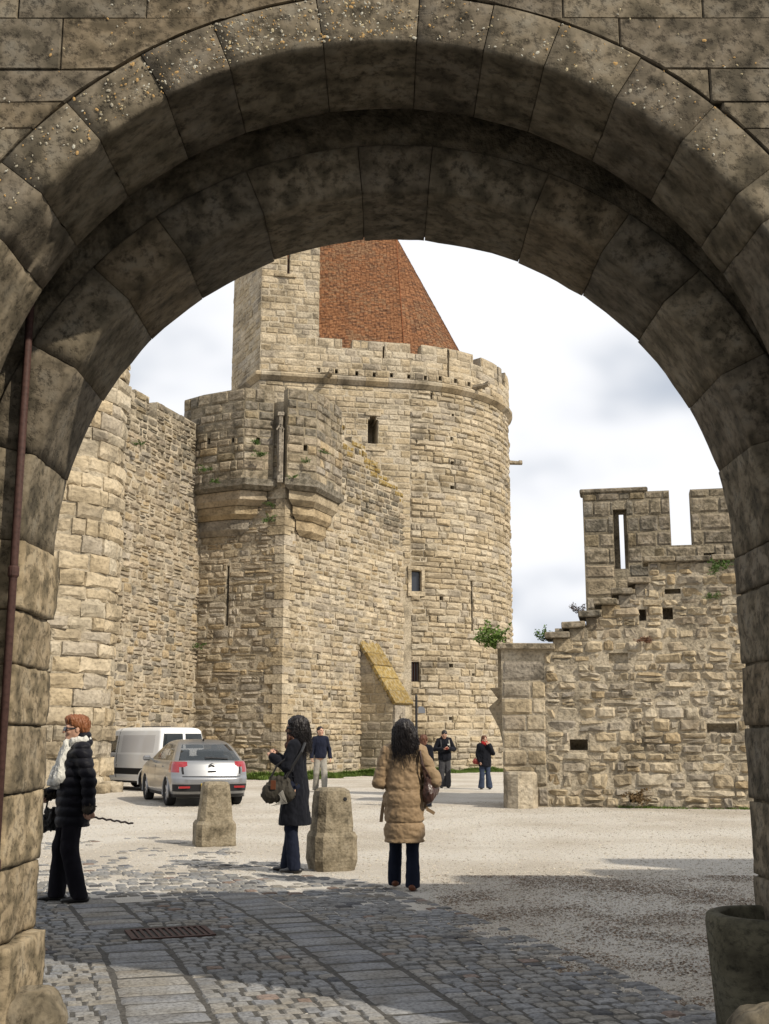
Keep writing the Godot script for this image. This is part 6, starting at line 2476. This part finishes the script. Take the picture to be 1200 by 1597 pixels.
func woman_tan_coat() -> void:
	var o := thing("person", "person seen from behind in a belted tan quilted coat and dark jeans", "person", ground(631, 1388), PI - 0.05)
	var J := stance(1.66)
	J.footL = Vector3(0.10, 0.105, 0.10)
	J.kneeL = Vector3(0.09, 0.49, 0.06)
	J.footR = Vector3(-0.085, 0.085, -0.08)
	J.kneeR = Vector3(-0.085, 0.48, 0.0)
	J.toeL = Vector3(0.15, 0, 1)
	J.toeR = Vector3(-0.12, 0, 1)
	J.elL = Vector3(0.25, 1.06, -0.02)
	J.wrL = Vector3(0.12, 1.05, 0.2)
	J.elR = Vector3(-0.31, 1.08, -0.03)
	J.wrR = Vector3(-0.17, 1.08, 0.19)
	var ht := Basis(UP, 0.1)
	# the person's left is seen on the left from behind, so mirror nothing
	var L := {}
	add_body(o, J, 0.006, ht, [[J.wrL, Vector3(-0.5, 0.3, 0.6), Vector3(-1, 0, 0), 0.6, true], [J.wrR, Vector3(0.5, 0.3, 0.6), Vector3(1, 0, 0), 0.6, false]])
	var hx := Transform3D(ht, J.head)
	face_parts(o, hx, true)
	one(o, "jeans", trouser_prims(J, 0.09, 0.066, 0.07), 0.0135, M.jeans, 0.03, folds(0.012, 3.5))
	add_shoes(o, J, M.shoe_brown, 0.01)
	var quilt := func(p: Vector3) -> float:
		var a := 0.0
		if p.y < 0.97:
			a = 0.016 * (pow(absf(sin(PI * (p.y - 0.97) / 0.155)), 0.45) - 0.6) + 0.008 * (pow(absf(sin(p.x * 17.0)), 0.5) - 0.6)
		elif absf(p.x) < 0.2:
			a = 0.012 * (pow(absf(sin(p.x * 17.0)), 0.45) - 0.6)
		else:
			a = 0.012 * (pow(absf(sin(PI * (p.y - 0.97) / 0.12)), 0.5) - 0.6)
		# pulled in under the belt
		var w := (p.y - 0.985) / 0.022
		if absf(p.x) < 0.2: a -= 0.012 * exp(-w * w)
		return -a - 0.012 * (noise2.get_noise_3d(p.x * 5, p.y * 6, p.z * 5))
	var cp := coat_prims(J, 0.48, 0.205, 0.03)
	cp.append(cap(J.neck + Vector3(0, 0.0, 0.0), J.neck + Vector3(0, 0.055, 0.01), 0.085, 0.08, Vector3.ONE, 0.03))
	one(o, "quilted_coat", cp, 0.0125, M.tan_coat, 0.465, quilt)
	# belt
	var bp := []
	for i in 16:
		var a := TAU * i / 16
		var b := TAU * (i + 1) / 16
		bp.append(cap(Vector3(cos(a) * 0.176, 0.985 + 0.004 * sin(a * 3), sin(a) * 0.137), Vector3(cos(b) * 0.176, 0.985 + 0.004 * sin(b * 3), sin(b) * 0.137), 0.018, 0.018, Vector3(0.9, 1.1, 0.9), 0.01))
	var belt := one(o, "belt", bp, 0.008, M.tan_coat)
	var mb := MB.new()
	var wr0 := Vector3(-0.17, 0.95, 0.08)
	for q in [[Vector3(-0.17, 0.97, 0.06), Vector3(-0.19, 0.86, 0.03), Vector3(-0.23, 0.79, 0.01), Vector3(-0.31, 0.745, 0.0)], [Vector3(0.17, 0.97, 0.06), Vector3(0.21, 0.86, 0.02), Vector3(0.225, 0.76, 0.01), Vector3(0.235, 0.66, 0.0)]]:
		for i in 3:
			var d: Vector3 = (q[i + 1] - q[i]) / 2
			mb.box((q[i] + q[i + 1]) / 2, d, d.cross(Vector3.BACK).normalized() * 0.017, Vector3(0, 0, 0.004))
	part("belt_end", mb.mesh(), M.tan_coat, belt)
	# long wavy hair blown to one side
	var hp := [ell(Vector3(0, 0.055, -0.025), Vector3(0.10, 0.095, 0.115), 0.03), ell(Vector3(-0.01, -0.04, -0.06), Vector3(0.125, 0.12, 0.085), 0.03), ell(Vector3(-0.015, -0.15, -0.085), Vector3(0.13, 0.09, 0.06), 0.03), ell(Vector3(0.08, -0.03, 0.0), Vector3(0.05, 0.1, 0.06), 0.03), ell(Vector3(-0.08, -0.03, 0.0), Vector3(0.05, 0.1, 0.06), 0.03), ell(Vector3(0, -0.02, 0.11), Vector3(0.07, 0.09, 0.055), 0.02, true)]
	var hair := part("hair", weld([[nets(hp, 0.008, -99, folds(0.016, 8.0)), hx]]), M.hair_black, o)
	var r2 := RandomNumberGenerator.new()
	r2.seed = 12
	mb = MB.new()
	strands(mb, [[Vector3(0, 0.05, -0.03), Vector3(0.10, 0.095, 0.11)], [Vector3(-0.01, -0.05, -0.065), Vector3(0.13, 0.12, 0.085)], [Vector3(-0.015, -0.14, -0.085), Vector3(0.13, 0.08, 0.06)]], 0.18, 1100, 0.010, 0.0026, r2, 0.22, 12, 1.5)
	part("strands", mb.mesh(), M.hair_black, hair).transform = hx
	# brown handbag under the right arm
	var bag := thing("shoulder_bag", "dark brown leather shoulder bag under the arm of the person in the tan coat", "bag", o.transform * Vector3(-0.27, 0.98, -0.06), o.rotation.y)
	one(bag, "pouch", [cap(Vector3(0.02, -0.03, -0.03), Vector3(-0.03, 0.02, 0.14), 0.085, 0.085, Vector3(0.75, 1.0, 0.8), 0.03), cap(Vector3(0.03, 0.1, -0.02), Vector3(-0.02, 0.11, 0.12), 0.055, 0.05, Vector3(0.7, 1.1, 0.8), 0.04), cap(Vector3(0.03, -0.09, -0.02), Vector3(0.0, -0.07, 0.08), 0.05, 0.04, Vector3(0.8, 1, 1), 0.03)], 0.011, M.leather_brown, -99, folds(0.014, 6.0))
	mb = MB.new()
	mb.tube([Vector3(0.05, 0.12, -0.06), Vector3(0.085, 0.26, -0.075), Vector3(0.10, 0.38, -0.05), Vector3(0.11, 0.425, 0.02)], [0.012], 6)
	mb.tube([Vector3(0.0, 0.12, -0.05), Vector3(0.07, 0.24, -0.085), Vector3(0.10, 0.37, -0.06)], [0.01], 6)
	part("strap", mb.mesh(), M.leather_brown, bag)


func far_people() -> void:
	# man in navy jacket, walking
	var o := thing("person", "person in a navy jacket and pale trousers walking past the golden wall", "person", ground(499, 1235), 0.25)
	var J := stance(1.8)
	J.footL = Vector3(0.10, 0.09, 0.16)
	J.kneeL = Vector3(0.10, 0.52, 0.13)
	J.footR = Vector3(-0.10, 0.10, -0.14)
	J.kneeR = Vector3(-0.10, 0.52, 0.02)
	J.elL = Vector3(0.27, 1.18, -0.08)
	J.wrL = Vector3(0.30, 0.92, 0.0)
	J.elR = Vector3(-0.26, 1.18, 0.0)
	J.wrR = Vector3(-0.27, 0.94, 0.12)
	var ht := Basis(UP, 0.45)
	add_body(o, J, 0.009, ht, [[J.wrL, Vector3(0, -1, 0.15), Vector3(-1, 0, 0), 0.4, true], [J.wrR, Vector3(0, -1, 0.2), Vector3(1, 0, 0), 0.4, false]])
	var hx := Transform3D(ht * J.k, J.head)
	face_parts(o, hx, true)
	one(o, "trousers", trouser_prims(J, 0.10, 0.085, 0.085), 0.022, M.beige_trousers, 0.04, folds(0.02, 3.0))
	add_shoes(o, J, M.leather_black, 0.016)
	var cp := coat_prims(J, 0.93, 0.165, 0.02)
	cp.append(cap(J.neck, J.neck + Vector3(0, 0.04, 0.0), 0.075, 0.07, Vector3.ONE, 0.03))
	one(o, "jacket", cp, 0.02, M.navy, 0.93, folds(0.02, 3.0))
	short_hair(o, hx)
	# man in black jacket reading something in his hands
	o = thing("person", "person in a black hooded jacket and grey trousers looking down at their hands", "person", ground(694, 1229), 0.15)
	J = stance(1.74)
	J.elL = Vector3(0.30, 1.16, 0.02)
	J.wrL = Vector3(0.09, 1.17, 0.25)
	J.elR = Vector3(-0.30, 1.16, 0.02)
	J.wrR = Vector3(-0.09, 1.15, 0.25)
	J.head = Vector3(-0.01, 1.585, 0.06)
	ht = Basis(Vector3.RIGHT, 0.55)
	add_body(o, J, 0.009, ht, [[J.wrL, Vector3(-0.8, 0.1, 0.4), Vector3(0, 1, 0), 0.6, true], [J.wrR, Vector3(0.8, 0.1, 0.4), Vector3(0, 1, 0), 0.6, false]])
	hx = Transform3D(ht * J.k, J.head)
	face_parts(o, hx, true)
	one(o, "trousers", trouser_prims(J, 0.105, 0.09, 0.095), 0.022, M.grey_trousers, 0.035, folds(0.02, 3.0))
	add_shoes(o, J, M.leather_black, 0.016)
	cp = coat_prims(J, 0.82, 0.18, 0.03)
	cp.append(cap(J.neck + Vector3(0, -0.02, -0.07), J.neck + Vector3(0, 0.03, -0.06), 0.10, 0.085, Vector3(1.3, 1, 0.8), 0.04))
	one(o, "jacket", cp, 0.02, M.coat_black, 0.82, folds(0.025, 3.0))
	for e in [-1.0, 1.0]:
		var sm := MB.new()
		sm.tube([Vector3(0.12 * e, 1.44, -0.06), Vector3(0.125 * e, 1.43, 0.07), Vector3(0.13 * e, 1.30, 0.155), Vector3(0.135 * e, 1.16, 0.16)], [0.02], 6)
		part("backpack_strap", sm.mesh(), M.beige_trousers if e > 0 else M.grey_trousers, o)
	var bm := MB.new()
	bm.box(Vector3(0.10, 1.30, 0.168), Vector3(0.03, 0, 0), Vector3(0, 0.022, 0), Vector3(0, 0, 0.006), 0.003)
	part("chest_badge", bm.mesh(), M.scarf_white, o)
	short_hair(o, hx)
	var it := thing("guide_booklet", "small red booklet held by the person in the black hooded jacket", "booklet", o.transform * Vector3(0, 1.175, 0.30), 0.15)
	bm = MB.new()
	bm.box(Vector3.ZERO, Vector3(0.05, 0, 0), Vector3(0, 0.005, 0), Vector3(0, 0.03, 0.05), 0.002)
	part("cover", bm.mesh(), M.red_scarf, it)
	# woman with red scarf
	o = thing("person", "person in a short black coat with a red scarf, one hand raised to the mouth", "person", ground(757, 1231), 0.1)
	J = stance(1.55)
	J.footL = Vector3(0.13, 0.085, 0.0)
	J.footR = Vector3(-0.12, 0.085, 0.02)
	J.elL = Vector3(0.25, 1.04, 0.06)
	J.wrL = Vector3(0.10, 1.28, 0.17)
	J.elR = Vector3(-0.21, 1.0, -0.02)
	J.wrR = Vector3(-0.16, 0.80, 0.06)
	ht = Basis(UP, 0.3) * Basis(Vector3.RIGHT, 0.1)
	add_body(o, J, 0.009, ht, [[J.wrL, Vector3(-0.5, 0.8, 0.0), Vector3(0, 0, -1), 0.6, true], [J.wrR, Vector3(0.1, -1, 0.2), Vector3(1, 0, 0), 0.4, false]])
	hx = Transform3D(ht * J.k, J.head)
	face_parts(o, hx, true)
	one(o, "jeans", trouser_prims(J, 0.09, 0.075, 0.095), 0.022, M.jeans_mid, 0.035, folds(0.02, 3.0))
	add_shoes(o, J, M.leather_black, 0.016)
	cp = coat_prims(J, 0.66, 0.19, 0.02)
	one(o, "coat", cp, 0.02, M.coat_black, 0.66, folds(0.02, 3.0))
	one(o, "scarf", [cap(J.neck + Vector3(-0.05, 0.03, 0.04), J.neck + Vector3(0.05, 0.03, 0.04), 0.06, 0.06, Vector3.ONE, 0.02), cap(J.neck + Vector3(0.0, 0.0, 0.06), J.neck + Vector3(0.0, -0.1, 0.10), 0.05, 0.04, Vector3.ONE, 0.02)], 0.016, M.red_scarf)
	var hp := [ell(Vector3(0, 0.05, -0.025), Vector3(0.092, 0.09, 0.11), 0.03), ell(Vector3(0, -0.05, -0.05), Vector3(0.095, 0.10, 0.075), 0.03), ell(Vector3(0, -0.02, 0.1), Vector3(0.07, 0.09, 0.05), 0.02, true)]
	part("hair", weld([[nets(hp, 0.012, -99, folds(0.02, 8.0)), hx]]), M.hair_brown, o)
	var bag := thing("handbag", "red handbag at the side of the person with the red scarf", "bag", o.transform * Vector3(-0.24, 0.80, 0.0), 0.1)
	one(bag, "pouch", [cap(Vector3(-0.05, 0, 0), Vector3(0.04, 0, 0), 0.08, 0.08, Vector3(1, 1, 0.5), 0.02)], 0.014, mat("bag_red", Color(0.16, 0.03, 0.025), 0.5), -99, folds(0.02, 6.0))
	bm = MB.new()
	bm.tube([Vector3(-0.04, 0.07, 0.0), Vector3(0.04, 0.38, 0.02), Vector3(0.10, 0.56, 0.0)], [0.009], 6)
	part("strap", bm.mesh(), M.leather_black, bag)
	# somebody mostly hidden behind the tan coat
	o = thing("person", "person with long brown hair and a dark coat, mostly hidden behind the tan coat", "person", plan(0.88, 26.0), 2.6)
	J = stance(1.55)
	add_body(o, J, 0.01, Basis.IDENTITY, [[J.wrL, Vector3(0, -1, 0.1), Vector3(-1, 0, 0), 0.4, true], [J.wrR, Vector3(0, -1, 0.1), Vector3(1, 0, 0), 0.4, false]])
	hx = Transform3D(Basis.IDENTITY * J.k, J.head)
	face_parts(o, hx, true)
	one(o, "jeans", trouser_prims(J, 0.09, 0.075, 0.09), 0.024, M.jeans, 0.035)
	add_shoes(o, J, M.leather_black, 0.016)
	one(o, "coat", coat_prims(J, 0.62, 0.19, 0.02), 0.022, M.coat_black, 0.62, folds(0.02, 3.0))
	hp = [ell(Vector3(0, 0.05, -0.03), Vector3(0.095, 0.092, 0.11), 0.03), ell(Vector3(0, -0.08, -0.06), Vector3(0.10, 0.14, 0.07), 0.03), ell(Vector3(0, -0.02, 0.11), Vector3(0.07, 0.09, 0.05), 0.02, true)]
	part("hair", weld([[nets(hp, 0.012, -99, folds(0.025, 8.0)), hx]]), M.hair_brown, o)


func short_hair(o: Node3D, hx: Transform3D) -> void:
	var hp := [ell(Vector3(0, 0.05, -0.022), Vector3(0.084, 0.088, 0.102), 0.02), ell(Vector3(0, 0.0, -0.06), Vector3(0.075, 0.07, 0.055), 0.02), ell(Vector3(0, -0.03, 0.075), Vector3(0.11, 0.095, 0.075), 0.015, true)]
	part("hair", weld([[nets(hp, 0.01, -99, folds(0.012, 12.0)), hx]]), M.hair_black, o)


# ---------------------------------------------------------------- grass and plants
func blade_clump() -> ArrayMesh:
	var mb := MB.new()
	for i in 7:
		var a := rr(0, TAU)
		var b := Vector3(cos(a), 0, sin(a)) * rr(0, 0.5)
		var lean := Vector3(cos(a), 0, sin(a)) * rr(0.2, 0.7)
		var w := Vector3(-sin(a), 0, cos(a)) * 0.09
		var h := rr(0.6, 1.0)
		mb.quad(b - w, b + w, b + lean * 0.4 + UP * h * 0.6 + w * 0.7, b + lean * 0.4 + UP * h * 0.6 - w * 0.7)
		mb.tri(b + lean * 0.4 + UP * h * 0.6 - w * 0.7, b + lean * 0.4 + UP * h * 0.6 + w * 0.7, b + lean + UP * h)
	return mb.mesh()


# ragged strip of grass along a line on the ground
func grass_strip(label: String, pts: Array, width: float, n: int, h: float) -> void:
	var mm := MultiMesh.new()
	mm.transform_format = MultiMesh.TRANSFORM_3D
	mm.use_colors = true
	mm.mesh = blade_clump()
	mm.instance_count = n
	var ls := path_len(pts)
	for i in n:
		var s := rr(0, ls[-1])
		var al := along(pts, ls, s)
		var nn: Vector3 = al[1].cross(UP)
		var edge := width * (0.65 + 0.5 * noise.get_noise_2d(s * 0.8, 5.0))
		var u := pow(rr(0, 1), 1.3)
		var hh := h * rr(0.5, 1.2) * (1.0 - 0.5 * u) * (0.75 + 0.6 * noise.get_noise_2d(s * 0.6, 9.0))
		mm.set_instance_transform(i, Transform3D(Basis(UP, rr(0, TAU)).scaled(Vector3(hh * 0.9, hh, hh * 0.9)), al[0] + nn * (u * edge + 0.02)))
		var v := rr(0.7, 1.25)
		mm.set_instance_color(i, Color(0.085 * v, 0.15 * v, 0.025 * v).lerp(Color(0.17, 0.19, 0.06), rr(0, 0.5)))
	var mi := MultiMeshInstance3D.new()
	mi.name = numbered("grass")
	mi.multimesh = mm
	mi.material_override = M.leaf
	tag(mi, label, "grass", "", "stuff")
	add_child(mi)


# leafy weed: stems with many small leaves
func weed(called: String, label: String, pos: Vector3, out: Vector3, size: float, n: int, col: Color, hang := 0.0, group := "") -> void:
	var o := thing(called, label, "plant", pos, 0.0, group)
	var st := MB.new()
	var lf := MB.new()
	for i in n:
		var d := (out * rr(0.2, 0.9) + UP * rr(0.1, 1.0) * (1.0 - hang) - UP * hang * rr(0, 0.8) + Vector3(rr(-0.8, 0.8), 0, rr(-0.3, 0.3))).normalized()
		var l := size * rr(0.5, 1.0)
		var pts := [Vector3.ZERO, d * l * 0.5 + UP * l * 0.04, d * l - UP * l * 0.08]
		st.tube(pts, [size * 0.016, size * 0.012, size * 0.006], 4, col * 0.7)
		for k in 30:
			var u := rr(0.25, 1.0)
			var c: Vector3 = pts[0].lerp(pts[2], u) + UP * l * 0.06 * sin(u * PI) + Vector3(rr(-1, 1), rr(-1, 1), rr(-1, 1)) * size * 0.12
			var x := Vector3(rr(-1, 1), rr(-0.4, 0.8), rr(-1, 1)).normalized() * size * rr(0.05, 0.1)
			var y := x.cross(Vector3(rr(-1, 1), rr(0, 1), rr(-1, 1)).normalized()).normalized() * size * 0.035
			var v := rr(0.65, 1.3)
			var cc := Color(col.r * v, col.g * v, col.b * v)
			lf.quad(c - x, c + y, c + x, c - y, cc)
	part("stems", st.mesh(), M.leaf, o)
	part("leaves", lf.mesh(), M.leaf, o)


func greenery() -> void:
	var C := plan(-3.88, 43.5)
	var Fw := plan(1.14, 51.8)
	var L := plan(-7.36, 44.8)
	grass_strip("green grass along the foot of the corner rampart", [plan(-7.2, 44.5), C + Vector3(-0.1, 0, 0.15), plan(-3.5, 43.7), plan(-1.0, 47.9)], 1.5, 5200, 0.42)
	grass_strip("green grass round the small sloping buttress", [plan(-0.95, 47.9), plan(0.2, 46.9), plan(0.6, 47.3)], 0.9, 1200, 0.35)
	grass_strip("low grass along the foot of the great tower", [plan(1.6, 51.2), plan(3.2, 51.9), plan(4.8, 53.3)], 1.4, 2200, 0.3)
	var W0 := plan(2.66, 26.2)
	var W1 := plan(10.5, 24.6)
	var dir := (W1 - W0).normalized()
	grass_strip("thin weeds along the foot of the ruined wall", [W0 + dir * 2.5, W0 + dir * 3.3, W0 + dir * 6.0], 0.28, 330, 0.10)
	var green := Color(0.07, 0.12, 0.03)
	var front := [W0, W1]
	var p := at(772, 1012, 26.9)
	weed("wall_shrub", "leafy pale green shrub growing at the broken end of the ruined wall", p, Vector3(-0.5, 0, 0.4), 0.75, 16, Color(0.13, 0.20, 0.05))
	weed("wall_shrub", "low green shrub at the foot of the stair steps", at(846, 1000, 26.3), Vector3(0, 0, 0.3), 0.4, 10, Color(0.09, 0.16, 0.04))
	weed("wall_weed", "dry grey weed beside the middle stair step", at(906, 958, 26.2), Vector3(-0.3, 0, 0.3), 0.35, 9, Color(0.11, 0.09, 0.09))
	weed("wall_weed", "dark green weed hanging under the wall walk slabs", at(1116, 878, 25.0), Vector3(0, 0, 0.5), 0.4, 10, green, 0.8)
	weed("wall_weed", "small green tuft in the rubble below the wall walk", at(1112, 932, 25.1), Vector3(0, 0, 0.5), 0.24, 9, green, 0.4)
	weed("wall_weed", "dry reddish weed in the middle of the ruined wall", at(1003, 1000, 25.5), Vector3(0, 0, 0.5), 0.3, 9, Color(0.16, 0.08, 0.05), 0.5)
	weed("wall_weed", "brown dead weed at the foot of the ruined wall", at(990, 1240, 25.5), Vector3(0, -0.2, 0.6), 0.4, 14, Color(0.15, 0.10, 0.05), 0.6)
	var spots := [[397, 693, 43.0], [404, 712, 42.9], [323, 733, 43.9], [334, 752, 43.3], [420, 788, 43.5], [420, 813, 43.5], [219, 694, 39.2], [312, 1008, 44.6]]
	for s in spots:
		weed("bartizan_weed" if s[1] < 1000 and s[0] > 300 else "wall_weed", "small green weed rooted in the joints of the left bartizan" if s[1] < 1000 and s[0] > 300 else ("green weed below the parapet of the curtain wall" if s[0] < 300 else "dark weed low in the corner beside the arrow slit"), at(s[0], s[1], s[2]), Vector3(0, 0, 0.6), rr(0.3, 0.45), 9, green, 0.4, "weeds on the left bartizan" if s[1] < 1000 and s[0] > 300 else "")
	for s in [[505, 707, 43.8], [476, 722, 43.2], [456, 745, 43.0]]:
		weed("bartizan_weed", "small green weed rooted in the joints of the right bartizan", at(s[0], s[1], s[2]), Vector3(0.3, 0, 0.6), rr(0.3, 0.45), 9, green, 0.4, "weeds on the right bartizan")
